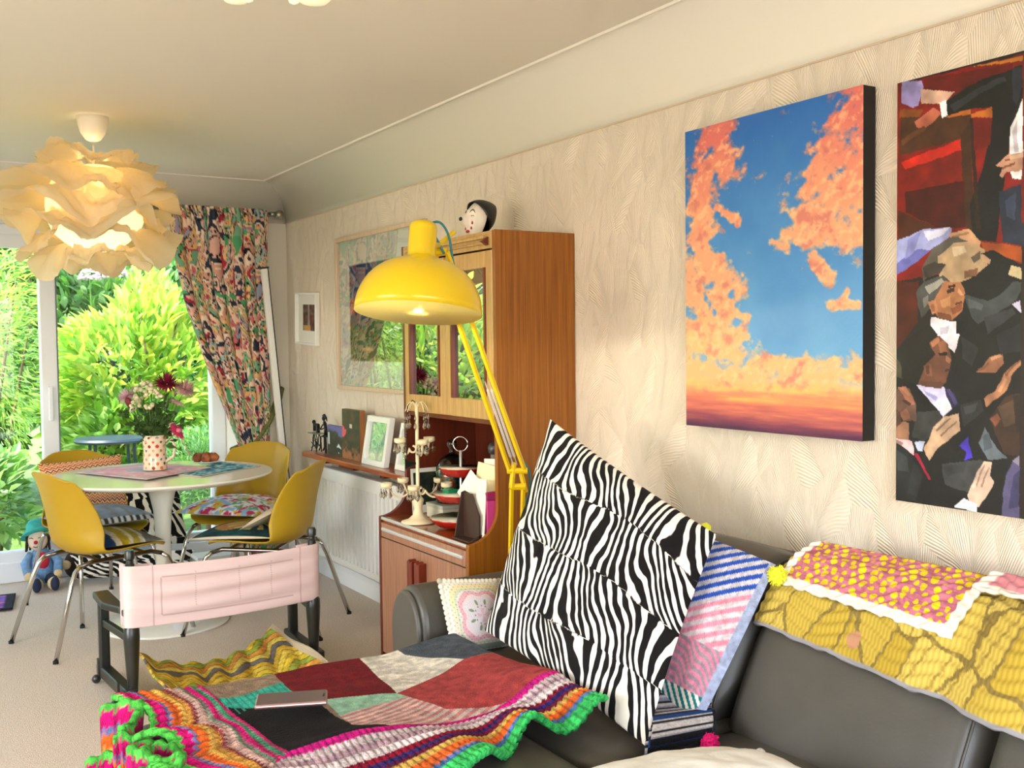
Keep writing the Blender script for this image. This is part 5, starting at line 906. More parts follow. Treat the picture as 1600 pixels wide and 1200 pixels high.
layer('paper_layer', pc.z+.22, .05, .20, -.03, 3, 1, .034); layer('paper_layer', pc.z+.16, .09, .30, -.10, 3, 2, .036); layer('paper_layer', pc.z+.07, .15, .33, -.10, 3, 3, .04); layer('paper_layer', pc.z-.02, .18, .32, -.08, 4, 4, .04); layer('paper_layer', pc.z-.09, .16, .30, -.08, 3, 5, .042); layer('paper_layer', pc.z-.16, .10, .20, -.085, 3, 7, .034)
def inner(u, v):
    th = (v-.5)*PI*.8; a = 2*PI*u; n = fbm(a*2.5, v*6, 77, 3); r = .20*np.cos(th)+.03*(n-.5); return pc.x+r*np.cos(a), pc.y+r*np.sin(a), pc.z+.19*np.sin(th)
sheet('inner_shade', inner, None, 60, 24, PPR, pn)
def point(name, loc, e, col, r=.04):
    l = bpy.data.lights.new(name, 'POINT'); l.energy = e; l.color = col; l.shadow_soft_size = r; o = bpy.data.objects.new(name, l); COL.objects.link(o); o.location = loc; return o
point('pendant_bulb_light', pc+Vector((0,0,-.03)), 9, (1, .84, .56), .05)
# second ceiling lamp, only its glass petals reach into the frame
cl_ = thing('ceiling_lamp', 'ceiling lamp with frosted glass petals at the top edge of the photo', 'lamp', (-1.33, 2.50, 2.2)); FRO = mat('frosted_glass', (250,244,214), .3, emit=(255,240,190), estr=.55); q = Vector((-1.33, 2.50, 0))
MB().lathe([(.03, 2.25), (.05, 2.28), (.07, ZC)], 20, q).build('ceiling_plate', WHITE, cl_, smooth=True)
for k, (dx_, dy_, r, dz) in enumerate(((-.088, .048, .045, -.006), (.078, -.046, .055, -.008), (.036, -.022, .018, -.010), (-.06, .032, .014, -.006), (-.04, -.09, .05, 0))):
    c_ = q+Vector((dx_, dy_, 2.215+dz)); MB().lathe([(.001, -.014), (r*.6, -.010), (r, .012), (r*1.05, .03)], 18, c_).build('glass_petal', FRO, cl_, smooth=True, solid=.003); MB().tube([c_+Vector((0,0,.0)), q+Vector((0,0,2.28))], .005, 6).build('arm', METAL, cl_)

# ---------------- yellow floor lamp ----------------
fl = thing('floor_lamp', 'yellow jointed floor lamp with big dome shade before the cabinet', 'lamp', (-.33, 3.02, 0)); YL = mat('yellow_enamel', (232,196,8), .28, coat=.4); YI = mat('shade_inside', (250,226,120), .5)
sc_ = Vector((-.815, 2.78, 1.438)); Rs = rotm(math.radians(-7.5), math.radians(3.2), 0)
vw = Vector((.55, .83, 0)).normalized(); Rs = Matrix.Rotation(math.radians(-9.5), 3, Vector((.83, -.55, 0))) @ Matrix.Rotation(math.radians(3), 3, vw)
R0 = .192; domep = [(R0, .0)]+[(R0*math.cos(a)**.8, .168*math.sin(a)) for a in [k*PI/2/14 for k in range(1, 12)]]+[(.048, .170), (.043, .176)]
sd = MB().lathe([(r, z) for r, z in domep]+[(.0425, .182), (.0425, .262), (.039, .274), (.028, .281), (.001, .283)], 56, sc_, Rs).build('shade', YL, fl, smooth=True)
MB().lathe([(R0-.0005, -.0005)]+[(max(.001, r-.004), z-.001) for r, z in domep[1:-2]]+[(.001, .164)], 56, sc_, Rs).build('shade_lining', YI, sd, smooth=True)
MB().ball(sc_+Rs @ Vector((0,0,.06)), (.032, .032, .042), 16, 10).build('bulb', mat('lamp_bulb', (255,244,214), emit=(255,240,200), estr=30), fl, smooth=True)
point('floor_lamp_light', sc_+Rs @ Vector((0,0,.012)), 22, (1, .86, .55), .03)
hub = sc_+Vector((.12, .08, .215)); cap = sc_+Rs @ Vector((.04, 0, .215)); elb = Vector((-.335, 3.0, .905)); low = Vector((-.345, 3.03, .06))
perp = Vector((.8, -.6, 0)).normalized()*.022
m_ = MB(); m_.tube([cap, hub], .009, 8); m_.tube([hub-Vector((.02, 0, .01)), hub+Vector((.06, .02, .045))], .008, 8); m_.build('shade_bracket', YL, fl)
for s in (-1, 1):
    MB().bar(hub+perp*s*.9+Vector((0,0,-.02)), elb+perp*s*1.2, .013, .013).build('upper_arm', YL, fl, bevel=.002); MB().bar(elb+perp*s*.9+Vector((0,0,-.05)), low+perp*s*.9, .013, .013).build('lower_arm', YL, fl, bevel=.002)
for a, b, r in ((hub+perp+Vector((0,0,-.02)), hub-perp+Vector((0,0,-.02)), .012), (elb+perp*1.6, elb-perp*1.6, .011), (elb+perp*1.3+Vector((0,0,-.055)), elb-perp*1.3+Vector((0,0,-.055)), .012)): MB().tube([a, b], r, 8).build('joint', YL, fl)
MB().bar(elb+perp*.5, elb+perp*.5+Vector((.02, 0, -.075)), .02, .01).build('joint_plate', YL, fl, bevel=.001); MB().bar(elb-perp*.5+Vector((0,0,.03)), elb-perp*.5+Vector((-.012, 0, -.06)), .02, .01).build('joint_plate', YL, fl, bevel=.001)
def spring(a, b, r, n):
    a, b = Vector(a), Vector(b); d = (b-a); L = d.length; z = d.normalized(); x = z.orthogonal().normalized(); y = z.cross(x); return [a+z*L*k/(n*8)+x*r*math.cos(2*PI*k/8)+y*r*math.sin(2*PI*k/8) for k in range(n*8+1)]
for s in (-1, 1):
    a = hub.lerp(elb, .58)+perp*s*.3; b = hub.lerp(elb, .97)+perp*s*.3; MB().tube([a, a.lerp(b, .08)]+[a.lerp(b, .1+.8*k_/60) for k_ in range(61)]+[a.lerp(b, .92), b], [.002, .002]+[.0052 if k_ % 2 else .0044 for k_ in range(61)]+[.002, .002], 7).build('spring', METAL, fl)
MB().tube(spl([cap+Vector((.05, .03, -.02)), hub+Vector((-.03, .0, .055)), hub+Vector((.0, 0, .07)), hub+Vector((.03, .0, .03)), hub+Vector((.05, .01, -.05)), hub+Vector((.085, .03, -.14))]), .0042, 6).build('cable', mat('teal_cable', (44,128,140), .5), fl, smooth=True)
MB().tube(spl([elb+Vector((.0, 0, .06)), elb+Vector((.045, 0, .0)), elb+Vector((.05, 0, -.07)), elb+Vector((.025, 0, -.13))]), .004, 6).build('cable', mat('teal_cable'), fl, smooth=True)
MB().lathe([(.001, 0), (.075, 0), (.08, .01), (.06, .03), (.02, .05), (.018, .07)], 32, (low.x, low.y, 0)).build('base', YL, fl, smooth=True)

# ---------------- curtain ----------------
rodm = mat('brushed_steel', (170,164,150), .3, 1)
cr = thing('curtain_pole', 'steel curtain pole with ball finial above the patio window', 'curtain pole', (-2.2, 6.12, 2.14)); MB().tube([(-4.6, 6.12, 2.14), (-.11, 6.12, 2.14)], .0105, 10).build('pole', rodm, cr, smooth=True); fn = MB().ball((-.085, 6.12, 2.14), .028, 16, 12).build('finial', rodm, cr, smooth=True); MB().lathe([(.016, 0), (.016, .03)], 12, (-.14, 6.12, 2.14), rotm(0, PI/2, 0)).build('ferrule', rodm, cr, smooth=True)
for x in (-.13, -2.3, -4.4): MB().bar((x, 6.12, 2.14), (x, 6.25, 2.14), .014, .02).build('bracket', rodm, cr)
CURT = painted('printed_curtain', .85, .3, 400, .001, .15)
def curcol(u, v):
    X = u*2.4; Y = v*3.4; w1 = fbm(X*3.2, Y*3.2, 201, 3); w2 = fbm(X*3.2+7, Y*3.2+3, 202, 3); x = X+(w1-.5)*.35; y = Y+(w2-.5)*.35
    n = fbm(x*7, y*7, 203, 2); q = np.floor(fbm(x*4.5, y*4.5, 204, 3)*17)
    pal = np.array(((232,190,160), (236,204,178), (228,186,110), (150,156,176), (206,110,110), (236,204,178), (120,170,136), (230,184,124), (214,160,140), (238,216,196), (52,60,76), (230,182,166), (160,186,178), (234,196,140), (226,170,150), (240,216,194), (60,78,106)), float)
    c = pal[np.clip(q, 0, 16).astype(int)]; e = (fbm(x*4.5, y*4.5, 204, 3)*17) % 1; c = np.where((e < .10)[:, None], (30,32,36), c); n2 = fbm(x*9, y*9, 206, 2)
    c = np.where(((n2 > .765))[:, None], (176,52,70), c); c = np.where(((fbm(x*8+4, y*8, 207, 2) > .75))[:, None], (84,160,110), c); d = (np.sin(x*70)*np.sin(y*70) > .55)&(n > .55); return np.where(d[:, None], (60,40,50), c).astype(float)
ct = thing('curtain', 'floral figured curtain tied back at the right of the window', 'curtain', (-.4, 6.12, 0))
ZK = np.array([2.165, 2.12, 1.87, 1.6, 1.3, 1.12, .9, .74, .66, .5, .3, .04]); XLk = np.array([-.775, -.765, -.735, -.68, -.585, -.52, -.43, -.37, -.36, -.40, -.43, -.44]); XRk = np.array([-.155, -.15, -.16, -.165, -.165, -.165, -.17, -.185, -.2, -.16, -.14, -.13])
def curt(u, v):
    z = 2.165-2.125*v; xl = np.interp(-z, -ZK, XLk); xr = np.interp(-z, -ZK, XRk); wdt = xr-xl; gat = wdt/.62
    fold = np.sin(u*2*PI*8.5+.8*np.sin(v*3))*(.6+.4*np.sin(u*19)); A = .026*np.clip(.5+v*1.4, 0, 1)*np.clip(.45+gat*.6, .3, 1); A = A*np.clip((2.17-z)/.1+.35, 0, 1)
    head_ = .008*np.sin(u*2*PI*42)*np.clip((z-2.05)/.06, 0, 1)
    return xl+wdt*u+.012*np.cos(u*2*PI*8.5), 6.112+A*fold-.018*np.clip((z-2.11)/.04, 0, 1)*0+head_-.02*(z < 2.1)*0-.03*np.clip((2.1-z), 0, .3), z
sheet('curtain_cloth', curt, curcol, 260, 220, CURT, ct, solid=.002)
tie = tag(MB().tube([(-.41, 6.10, .73), (-.375, 6.02, .71), (-.31, 6.01, .75), (-.2, 6.04, .88), (-.10, 6.13, 1.02), (-.065, 6.19, 1.075), (-.06, 6.2, 1.08), (-.075, 6.2, 1.06), (-.16, 6.14, .93), (-.24, 6.15, .83), (-.34, 6.18, .74), (-.40, 6.16, .72), (-.41, 6.10, .73)], .013, 8).build('curtain_tieback', mat('olive_rope', (110,112,60), .9, bump=.9, bscale=120, bdist=.01, var=.3, vscale=80), smooth=True), 'olive rope tieback holding the floral curtain', 'tieback')
MB().tube([(-.07, 6.25, 1.06), (-.07, 6.20, 1.055), (-.07, 6.19, 1.08)], .005, 6).build('hook', rodm, tie)
lb = thing('leaning_panel', 'slim white upright panel leaning in front of the floral curtain', 'panel', (-.09, 5.95, 0)); MB().bar((-.082, 5.99, .0), (-.222, 6.02, 1.80), .034, .03, (0,1,0)).build('panel', WHITE, lb, bevel=.002); DK = mat('dark_edge_strip', (44,38,34), .5); MB().bar((-.061, 5.995, .0), (-.201, 6.025, 1.80), .008, .03, (0,1,0)).build('edge_strip', DK, lb); MB().bar((-.242, 6.02, 1.803), (-.196, 6.024, 1.808), .03, .012, (0,0,1)).build('top_cap', DK, lb)
# ---------------- sofa ----------------
LEA = mat('grey_leather', (80,76,69), .40, bump=.15, bscale=180, bdist=.002, var=.12, vscale=5, spec=.45)
so = thing('sofa', 'dark grey leather sofa along the right wall', 'sofa', (-.45, 1.4, 0))
box('base', (-.44, 1.2, .14), (.84, 3.1, .24), LEA, so, .03)
for x in (-.8, -.1):
    for y in (-.2, 2.6): MB().lathe([(.018, 0), (.025, .03)], 12, (x, y, 0)).build('foot', mat('black_rubber'), so)
def cushion(name, x0, x1, y0, y1, z0, z1, r=.05, puff=.012):
    m_ = MB(); n = 10
    def f(u, v):   # superellipsoid block
        th = (v-.5)*PI; a = 2*PI*u; e = .28
        def sp(c, e): return math.copysign(abs(c)**e, c)
        X = sp(math.cos(th), e)*sp(math.cos(a), e); Y = sp(math.cos(th), e)*sp(math.sin(a), e); Z = sp(math.sin(th), e)
        return ((x0+x1)/2+(x1-x0)/2*X, (y0+y1)/2+(y1-y0)/2*Y, (z0+z1)/2+(z1-z0)/2*Z+puff*(1-X*X)*(1-Y*Y)*(1 if Z > 0 else 0))
    return m_.grid(f, 48, 24, True).build(name, LEA, so, smooth=True)
for y0, y1 in ((1.19, 1.83), (1.84, 2.73), (-.3, 1.18)): cushion('seat_cushion', -.88, -.30, y0, y1, .24, .415)
box('backrest', (-.075, 1.2, .45), (.13, 3.0, .62), LEA, so, .04)
PRF = [(-.40,.38), (-.50,.40), (-.492,.43), (-.452,.52), (-.40,.62), (-.325,.725), (-.27,.775), (-.21,.797), (-.15,.785), (-.13,.74), (-.16,.5), (-.22,.38)]
def backcush(y0, y1):
    P = np.array(PRF+[PRF[0]]); d = np.r_[0, np.cumsum(np.hypot(*np.diff(P, axis=0).T))]; d /= d[-1]
    ctr = np.array((-.30, .58))
    def f(u, v):
        x = float(np.interp(u, d, P[:, 0])); z = float(np.interp(u, d, P[:, 1])); q = abs(v-.5)*2; s = 1-.11*q**10 if q < 1 else .0; s *= 1+.025*(1-q*q)
        y = y0+(y1-y0)*v
        return (ctr[0]+(x-ctr[0])*s, y, ctr[1]+(z-ctr[1])*s)
    c_ = MB().grid(f, 44, 26, True).build('back_cushion', LEA, so, smooth=True)
    for v in (.03,):
        MB().tube([f(k/20*.62, v) for k in range(1, 21)], .003, 6).build('piping', LEA, c_, smooth=True)
for y0, y1 in ((1.195, 1.83), (1.845, 2.72), (.50, 1.185), (-.3, .49)): backcush(y0, y1)
def armp(y0, y1):
    pts = [(y0+.01, .0), (y0, .30)]+[((y0+y1)/2-(y1-y0)/2*1.06*math.cos(a), .47+.13*math.sin(a)) for a in [k*PI/14 for k in range(15)]]+[(y1, .30), (y1-.01, .0)]
    a_ = MB().prism(pts, 0, -.825, -.02).build('arm', LEA, so, bevel=.018, bseg=3, auto=40)
    MB().prism([((y0+y1)/2+(y-(y0+y1)/2)*.9, max(.02, z-.012)) for y, z in pts], 0, -.842, -.822).build('arm_facing', LEA, a_, bevel=.012, bseg=3, auto=40)
armp(2.755, 2.955); armp(-.55, -.35)
fs = thing('footstool', 'large dark leather footstool under the crochet blanket', 'footstool', (-1.3, 2.05, 0))
def stool(u, v):
    th = (v-.5)*PI; a = 2*PI*u; e = .22; sp = lambda c: math.copysign(abs(c)**e, c); X = sp(math.cos(th))*sp(math.cos(a)); Y = sp(math.cos(th))*sp(math.sin(a)); Z = sp(math.sin(th)); return (-1.325+.43*X, 2.06+.60*Y, .265+.165*Z)
MB().grid(stool, 56, 24, True).build('upholstery', LEA, fs, smooth=True)
for x in (-1.62, -1.03):
    for y in (1.6, 2.52): MB().lathe([(.018, 0), (.025, .03), (.026, .11)], 12, (x, y, 0)).build('foot', mat('black_rubber'), fs)

# ---------------- cushions and blankets on the sofa ----------------
pillow('zebra_cushion', 'very large zebra print cushion leaning across the sofa corner', 'cushion', (-.40,2.694,1.104), (-.355,1.988,.842), (-.70,2.605,.50), (-.735,1.815,.425), -.075, None, ZEB, 230, 230, (230,224,212), phase=zphase(23, 3.6, 3, 1.0), wr=.04, seed=9, pin=.03, bb=-.05)
KN = painted('knitted_wool', .95, .9, 220, .004, .1, sheen=.03)
def knit(u, v):
    # u along the top (left to right in the photo), v down; only the right part shows
    U = (u-.7)/.3; s = v+.22*U; c = np.tile(np.array((196,186,190), float), (len(u), 1)); k = (s*15) % 1 < .5
    z1 = s < .40; c[z1&k] = (46,84,176); c[z1&~k] = (206,202,210); z2 = (s >= .40)&(v < .55); c[z2&k] = (228,146,168); c[z2&~k] = (218,208,212)
    s2 = v-.20*U+.012*np.sin(u*50); k2 = (s2*24) % 1 < .5; z3 = v >= .55; c[z3&k2] = (224,136,162); c[z3&~k2] = (158,142,152)
    t = (v > .80)&(v+.5*(U-.6) < 1.0); s4 = v-.35*U; k4 = (s4*20) % 1 < .5; c[t&k4] = (16,116,118); c[t&~k4] = (232,226,214); c[u > .965] = (158,168,196); return c*(.82+.3*fbm(u*60, v*50, 231, 2)[:, None])
kc = pillow('knitted_cushion', 'pink blue and teal striped knitted cushion behind the zebra cushion', 'cushion', (-.30,2.36,.835), (-.335,1.80,.795), (-.56,2.36,.42), (-.605,1.80,.425), -.04, knit, KN, 240, 140, (150,160,188), pin=-.02, bb=-.05)
def pompom(p, r, col, name, par):
    rnd = random.Random(int(p[0]*1e4)); m_ = MB()
    for k in range(160):
        d = Vector((rnd.gauss(0,1), rnd.gauss(0,1), rnd.gauss(0,1))).normalized(); m_.tube([Vector(p)+d*r*.3, Vector(p)+d*r*rnd.uniform(.85, 1.08)], [.0022, .0016], 4)
    m_.ball(p, r*.82, 10, 8); return m_.build(name, mat('pom_%d_%d_%d' % col, col, .95), par)
pompom((-.345,1.785,.772), .026, (226,226,56), 'pompom', kc); pompom((-.615,1.735,.435), .024, (222,20,110), 'pompom', kc)
MB().tube([(-.30,2.10,.835), (-.33,2.06,.845), (-.345,2.03,.815)], [.012, .018, .006], 7).build('tassel', mat('pom_226_226_56'), kc, smooth=True)
fb = thing('folded_blanket', 'folded black white and blue striped blanket under the knitted cushion', 'blanket', (-.66, 1.83, .42))
def bwst(k0):
    def f(u, v):
        s = (v*7+k0) % 7; q = s % 1; c = np.tile(np.array((222,218,218), float), (len(u), 1)); c[q < .3] = (34,34,40); c[(s > .8)&(s < 1.9)&(q > .3)] = (24,70,140); c[(s > 3)&(q > .7)] = (160,166,190); return mixc(c, c*.75, fbm(u*80, v*80, 241, 2))
    return f
for i in range(3):
    dz = .02*i; A, B, C, D = [np.array(p) for p in ((-.60,1.96,.445), (-.475,1.90,.445), (-.615,1.745,.44), (-.78,1.765,.44))]
    def pos(u, v, dz=dz, i=i):
        P = ((1-u)*(1-v))[:, None]*A+(u*(1-v))[:, None]*B+(u*v)[:, None]*C+((1-u)*v)[:, None]*D; return P[:, 0]+.006*i, P[:, 1]-.004*i, P[:, 2]-.025+dz+.006*np.sin(v*9+i)
    sheet('fold', pos, bwst(i*2), 40, 50, KN, fb, solid=.016)
fr = MB(); rnd = random.Random(5)
for k in range(26):
    q = k/25; p = Vector((-.475-.14*q, 1.90-.155*q, .45-.01*rnd.random())); fr.tube([p, p+Vector((.012, -.012, -.004+.01*rnd.random())), p+Vector((.022, -.008, -.02))], .002, 4)
fr.build('fringe', mat('dark_wool', (40,40,46), .95), fb)
def crochet(u, v):
    x = (u-.5)*2; y = (v-.5)*2; r = np.maximum(np.abs(x), np.abs(y)); rr = np.hypot(x, y); a = np.arctan2(y, x); sq = (np.abs(x)**5+np.abs(y)**5)**.2; c = np.tile(np.array((236,226,214), float), (len(u), 1))
    c[(sq > .9)] = (238,230,214); k = (sq > .78)&(sq < .9); c[k] = mixc((240,222,170), (236,214,220), np.clip(v[k]*1.3-.3, 0, 1)); c[(sq > .72)&(sq < .78)] = (206,214,180); w_ = sq+.03*np.cos(a*8); c[(w_ > .56)&(w_ < .68)] = (232,176,182); c[(w_ > .50)&(w_ < .54)] = (240,214,214); c[w_ < .5] = (230,220,222)
    for k in range(8):
        b = k*PI/4+PI/8; cx_, cy_ = .38*math.cos(b), .38*math.sin(b); du = (x-cx_)*math.cos(b)+(y-cy_)*math.sin(b); dv = -(x-cx_)*math.sin(b)+(y-cy_)*math.cos(b); c[(du/.085)**2+(dv/.04)**2 < 1] = (134,154,116)
    for k in range(12):
        b = k*PI/6; c[np.hypot(x-.26*math.cos(b), y-.26*math.sin(b)) < .025] = (170,140,160)
    c[(rr < .2)&(np.cos(a*4) > .2)] = (232,190,204); hol = (np.sin(u*90)*np.sin(v*90) > .75)&(sq > .56); c[hol] = c[hol]*.75; c[(v > .9)&(sq < .98)] = (150,166,150); return c
cs = pillow('crochet_cushion', 'small pastel crochet cushion with a rosette against the sofa arm', 'cushion', (-.785,2.725,.635), (-.566,2.745,.603), (-.768,2.665,.42), (-.56,2.68,.412), -.035, crochet, KN, 110, 110, (230,220,206), pin=.02, bb=-.015)
m_ = MB(); ccx = Vector((-.67, 2.70, .52))
for (a, b) in (((-.785,2.725,.635), (-.566,2.745,.603)), ((-.785,2.725,.635), (-.768,2.665,.42)), ((-.566,2.745,.603), (-.56,2.68,.412))):
    for k in range(15): q = k/14; m_.ball(Vector(a).lerp(Vector(b), q)+(ccx-Vector(a).lerp(Vector(b), q))*.02*4*q*(1-q), .0088, 8, 6)
e_ = m_.build('bobble_edge', mat('cream_wool', (236,228,206), .95), cs, smooth=True); e_['kind'] = 'stuff'

# crochet blanket with knitted squares on the footstool
WOOL = painted('chunky_wool', .95, 1.0, 240, .005, .1, sheen=.03)
PATCH = [((150,126,104), [(-1.60,2.75), (-1.28,2.75), (-1.315,2.60), (-1.43,2.56), (-1.60,2.58)]),
 ((58,176,154), [(-1.60,2.55), (-1.43,2.56), (-1.32,2.60), (-1.32,2.42), (-1.45,2.46), (-1.52,2.40)]),
 ((112,14,20), [(-1.315,2.75), (-1.05,2.75), (-1.065,2.63), (-1.105,2.35), (-1.28,2.40), (-1.325,2.43)]),
 ((222,214,198), [(-1.06,2.75), (-.94,2.75), (-.95,2.63), (-.85,2.46), (-1.105,2.35)]),
 ((78,84,92), [(-.95,2.85), (-.70,2.85), (-.70,2.45), (-.85,2.46), (-.95,2.63)]),
 ((168,64,62), [(-1.105,2.35), (-.85,2.46), (-.70,2.44), (-.70,2.14), (-.90,2.14), (-1.05,2.19)]),
 ((152,196,168), [(-1.28,2.40), (-1.105,2.35), (-1.05,2.19), (-.90,2.14), (-1.20,2.10), (-1.285,2.21)]),
 ((20,14,12), [(-1.53,2.52), (-1.50,2.14), (-1.46,2.10), (-1.19,2.10), (-1.285,2.21), (-1.30,2.40), (-1.45,2.46)])]
BAND = [(0, (222,24,140)), (.03, (226,206,204)), (.052, (196,160,170)), (.072, (236,220,218)), (.10, (150,20,50)), (.118, (52,40,110)), (.135, (120,24,60)), (.15, (232,186,90)), (.172, (242,112,44)), (.205, (90,130,190)), (.222, (70,214,108))]
BANDL = [(0, (222,24,120)), (.012, (60,160,120)), (.026, (222,24,120)), (.042, (110,150,120)), (.052, (222,180,168)), (.074, (150,60,70)), (.084, (222,160,70)), (.098, (232,186,90)), (.110, (242,112,44)), (.134, (120,130,180)), (.144, (222,24,120)), (.170, (96,214,84))]
XI, YI = -1.475, 2.135   # inner corner of the border
def bandcol(d, al, B, seed):
    d = d+.012*np.abs(((al*62) % 1)-.5)*2-.003; c = np.zeros((len(d), 3))
    for k, (t, col) in enumerate(B):
        k_ = d >= t; c[k_] = col
    n = fbm(al*40, d*90, seed, 2); return c*(.68+.5*n[:, None])*(1-.22*(np.abs(((al*62) % 1)-.5) > .38))[:, None]
def throw_xy(u, v):   # plan position before drooping
    return -1.475-.215+(.93)*u, 2.135-.26+(.80)*v
def throwcol(u, v):
    x, y = throw_xy(u, v); c = np.tile(np.array((150,126,104), float), (len(u), 1)); n = fbm(x*60, y*60, 251, 2)
    for col, poly in PATCH: c[inpoly(x, y, poly)] = col
    m = inpoly(x, y, PATCH[6][1]); s = ((y-.25*x)*44+1.2*np.sin(x*9)) % 1; low = (y < 2.30+.1*(x+1.2)); c[m&low&(s < .5)] = (196,130,128); c[m&low&(s >= .5)] = (206,186,172)
    t = inpoly(x, y, PATCH[1][1]); c[t&(((x*60) % 1) < .3)] = (44,146,128); c = c*(.78+.4*n[:, None])
    yi = YI+.03*np.clip((x+1.1), -1, 1)
    df = yi-y; dl = XI+.06*np.clip((y-2.2)*1.2, -.2, 1)*-1-x; k = (df > 0)&(df >= dl*.9); c[k] = bandcol(df[k], x[k], BAND, 252); k = (dl > 0)&(dl*.9 > df); c[k] = bandcol(dl[k]*.95, y[k], BANDL, 253); return c
def throwpos(u, v):
    x, y = throw_xy(u, v); df = np.clip(YI-y, 0, 1); dl = np.clip(XI-x, 0, 1); z = .462+.018*(fbm(x*5, y*5, 254, 3)-.4)+.02*np.exp(-((y-2.13)/.05)**2)*np.sin(x*9+1)
    z = z+.022*np.exp(-((x+.78)/.12)**2)+.03*np.exp(-((x+.80)/.09)**2-((y-2.18)/.12)**2)
    rf = (df/.26)**1.3; ph = x*24+2.2*np.sin(x*7); z = z+rf*(.030*np.sin(ph)+.008); y2 = y+rf*.03*np.cos(ph*.5)+.045*rf*np.sin(ph*.27+1)+.10*np.clip((x+1.15), 0, 1)*rf
    rl = (dl/.215)**1.3; pl_ = y*19+2*np.sin(y*8)+.6; z = z+rl*(.030*np.sin(pl_)+.004*np.sin(y*60)); x2 = x+rl*(.035*np.cos(pl_)-.02)
    bd = np.clip(np.maximum(df, dl)*30, 0, 1); z = z+.006*bd*np.abs(np.sin(PI*62*np.where(df >= dl*.9, x, y)))*np.abs(np.sin(PI*np.maximum(df, dl)*42))
    return x2, y2, z
tw = tag(sheet('crochet_blanket', throwpos, throwcol, 420, 320, WOOL, solid=.014), 'bright patchwork blanket with ruffled neon crochet border on the footstool', 'blanket')
def ruffle(name, label, pts, z0, z1, B, seed, freq):
    P = np.array(pts, float); d = np.r_[0, np.cumsum(np.hypot(*np.diff(P[:, :2], axis=0).T))]; Ld = d[-1]; d /= Ld
    ks = np.linspace(0, 1, 200); X = np.interp(ks, d, P[:, 0]); Y = np.interp(ks, d, P[:, 1])
    for _ in range(14): X[1:-1] = (X[:-2]+2*X[1:-1]+X[2:])/4; Y[1:-1] = (Y[:-2]+2*Y[1:-1]+Y[2:])/4
    def pos(u, v):
        x = np.interp(u, ks, X); y = np.interp(u, ks, Y); w_ = np.sin(u*freq); return x+.02*v*np.sin(u*freq*.7), y+.02*v*np.cos(u*freq*.6), z0+(z1-z0)*v+.02*w_*v+.004*np.sin(u*220)*v
    return tag(sheet(name, pos, lambda u, v: bandcol(.052+.127*v, u*Ld*1.6, B, seed), 220, 26, WOOL, solid=.014), label, 'blanket')
def meander(x0, y0, y1, n, amp, sd):
    r_ = random.Random(sd); return [(x0+amp*(1 if k % 2 else -1)*r_.uniform(.6, 1.2), y0+(y1-y0)*k/n+r_.uniform(-.03, .03)) for k in range(n+1)]
for x0, y0, y1, n, amp, za, zb, sd, fq in ((-1.735, 2.60, 1.95, 13, .045, .30, .475, 3, 30), (-1.79, 2.46, 1.98, 11, .035, .24, .40, 5, 26), (-1.70, 2.30, 1.92, 9, .05, .33, .455, 8, 34)):
    ruf = ruffle('border_ruffle', None, meander(x0, y0, y1, n, amp, sd), za, zb, BANDL, 255+sd, fq); del ruf['category']; ruf.parent = tw
ph_ = thing('mobile_phone', 'dark phone with rose rim lying on the crochet blanket', 'phone', (-1.38, 2.345, .505)); fR = Matrix.Rotation(math.radians(-26), 3, 'Z') @ rotm(math.radians(2), math.radians(-2), 0)
pq = Vector((-1.383, 2.343, .503)); fR = Matrix.Rotation(math.atan2(-.06, .145), 3, 'Z')
MB().box(pq, (.168, .086, .011), fR).build('body', mat('rose_metal', (206,160,156), .25, .8), ph_, bevel=.005, bseg=4); MB().box(pq+Vector((0,0,.0056)), (.160, .079, .0012), fR).build('screen', mat('phone_glass_reflection', (104,88,86), .12, spec=.8), ph_, bevel=.0005)  # screen colour is paled to paint in the reflected ceiling
m_ = MB(); m_.box(pq+fR @ Vector((.075,0,.0065)), (.004,.018,.0006), fR); m_.build('earpiece', mat('dark_mesh', (14,14,14), .6), ph_)

# white cushion in the foreground
wc = pillow('white_cushion', 'white cotton cushion with bobble edge in the bottom foreground', 'cushion', (-1.14,1.70,.475), (-.63,1.57,.475), (-1.25,1.2,.47), (-.66,1.1,.47), -.085, lambda u, v: mixc((240,238,230), (224,220,210), fbm(u*4, v*6, 261, 3)), painted('cotton', .9, .3, 60, .004, .2), 50, 50, (236,234,226), wr=.03, pin=.05, bb=-.03)
WB = mat('white_bobble', (246,244,238), .9)
for i, q in enumerate(np.linspace(0, 1, 7)):
    p = Vector((-.63, 1.56, .47)).lerp(Vector((-.66, 1.1, .47)), q); MB().ball(p, .012, 10, 8).build('bobble', WB, wc, smooth=True); p = Vector((-1.10, 1.70, .465)).lerp(Vector((-.63, 1.56, .47)), q); MB().ball(p, .012, 10, 8).build('bobble', WB, wc, smooth=True)

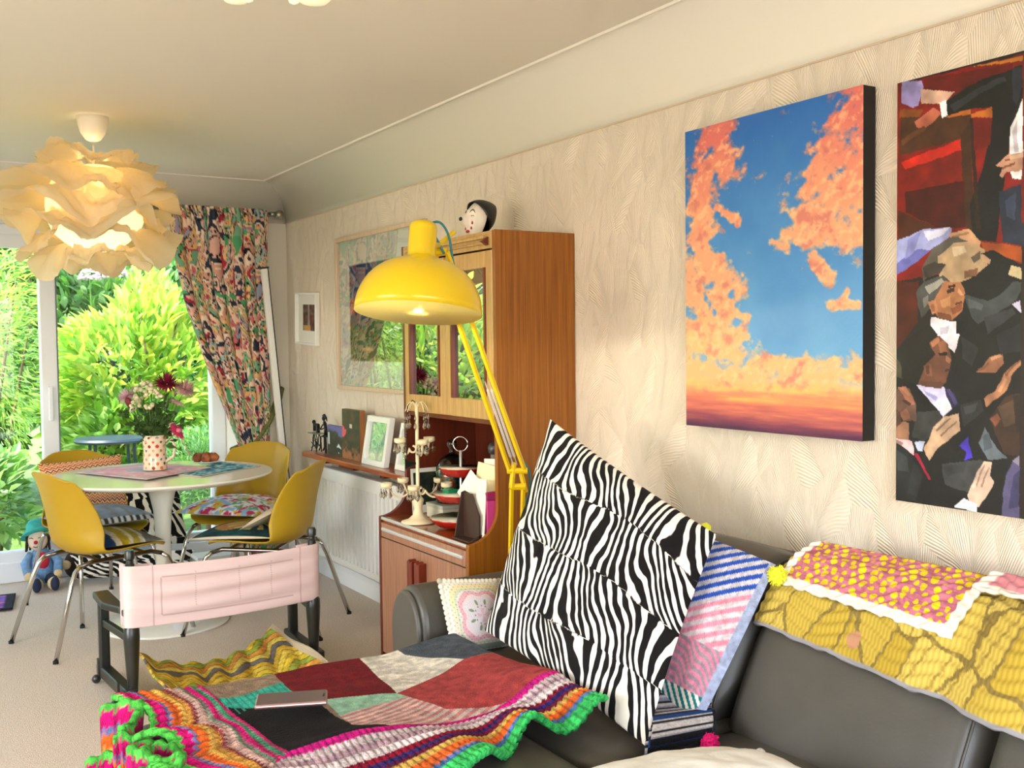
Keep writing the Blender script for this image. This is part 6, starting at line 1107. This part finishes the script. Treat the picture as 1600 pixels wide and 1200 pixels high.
# quilts over the sofa back
def drape(off):
    P = np.array([(-.12,.60), (-.128,.74), (-.15,.797), (-.21,.812), (-.275,.787), (-.335,.733), (-.41,.625), (-.465,.52)]); c = np.array((-.30,.56)); n = P-c; n /= np.linalg.norm(n, axis=1)[:, None]; P = P+n*off; d = np.r_[0, np.cumsum(np.hypot(*np.diff(P, axis=0).T))]; return P, d
def quilt(name, label, y1, y0, s0, s1a, s1b, off, colf, nu, nv, m, wave=0, skew=0):
    P, d = drape(off)
    def pos(u, v):
        y = y1+(y0-y1)*u; s = s0+(s1a+(s1b-s1a)*u-s0)*v; x = np.interp(s, d, P[:, 0]); z = np.interp(s, d, P[:, 1]); wv = wave*v*np.abs(np.sin(u*17+1)*.6+np.sin(u*7)*.5)*np.clip(u*3-.6, 0, 1)
        puff = .0025*np.sin(s*210+3*np.sin(u*30))
        return x-wv-puff*.6, y+skew*v, z+puff*.8
    return tag(sheet(name, pos, colf, nu, nv, m, solid=-.008), label, 'quilt')
QM = painted('stitched_quilt', .92, .5, 130, .003, .1, sheen=.03)
def yq(u, v):
    x = u*2.4; n = fbm(x*5, v*3, 271, 4); d1, d2, q = worley(x*5.2+.35*(fbm(x*4, v*4, 275, 2)-.5), v*3.6+.5*(fbm(x*4, v*4, 276, 2)-.5), 3)
    c = mixc((196,166,62), (226,200,106), q*1.1-.1+.3*(n-.5)); e = d2-d1 < .07; c[e] = (146,124,66); vein = (np.abs(((x*9+v*4*q) % 1)-.5) < .06)&(q > .55); c[vein] = (176,148,70); c = c*(.93+.07*np.sin(x*260))[:, None]
    k = np.hypot((u-.262)*1.12, (v-.9)*.42) < .018; c[k] = (190,140,110); c[v > .985] = (150,146,150); return c
quilt('yellow_quilt', 'yellow leaf print quilt hanging over the sofa back cushion', 1.815, .70, .06, .535, .61, .012, yq, 340, 150, QM, .03)
random.seed(12); DOT = []
for r in range(15):
    for k in range(17): DOT.append(((k+.5*(r % 2)+random.uniform(.15, .5))/17.5, (r+random.uniform(.35, .75))/15.5, random.uniform(.0062, .0100)))
def dots(u, v):
    c = np.tile(np.array((204,122,140), float), (len(u), 1)); n = fbm(u*60, v*25, 281, 2); c = mixc(c, (176,96,118), n*1.4-.3)
    for a, b, r in DOT: c[np.hypot((u-a)*.5, (v-b)*.30) < r] = (232,200,36)
    st = (np.sin(v*110) > .93); c[st] = c[st]*.85; e = (u < .045)|(u > .955)|(v > .925)|(v < .05); c[e] = (238,230,216); return c
quilt('dotted_quilt', 'pink quilt with yellow dots and white border over the yellow quilt', 1.795, 1.30, .16, .46, .485, .030, dots, 280, 170, QM, .0, .0)
def pq2(u, v):
    n = fbm(u*30, v*12, 291, 2); c = mixc((232,158,166), (216,134,146), n*1.4-.2); c[(v > .92)|(u < .05)] = (238,230,216); k = (np.abs(u-.25-.1*v) < .012)&(v > .5)&(v < .8); c[k] = (120,190,190); c[np.sin(u*130) > .9] *= .9; return c
quilt('pink_quilt', 'plain pink quilt with white edge at the right frame edge', 1.315, .75, .16, .375, .40, .042, pq2, 120, 60, QM, .004)
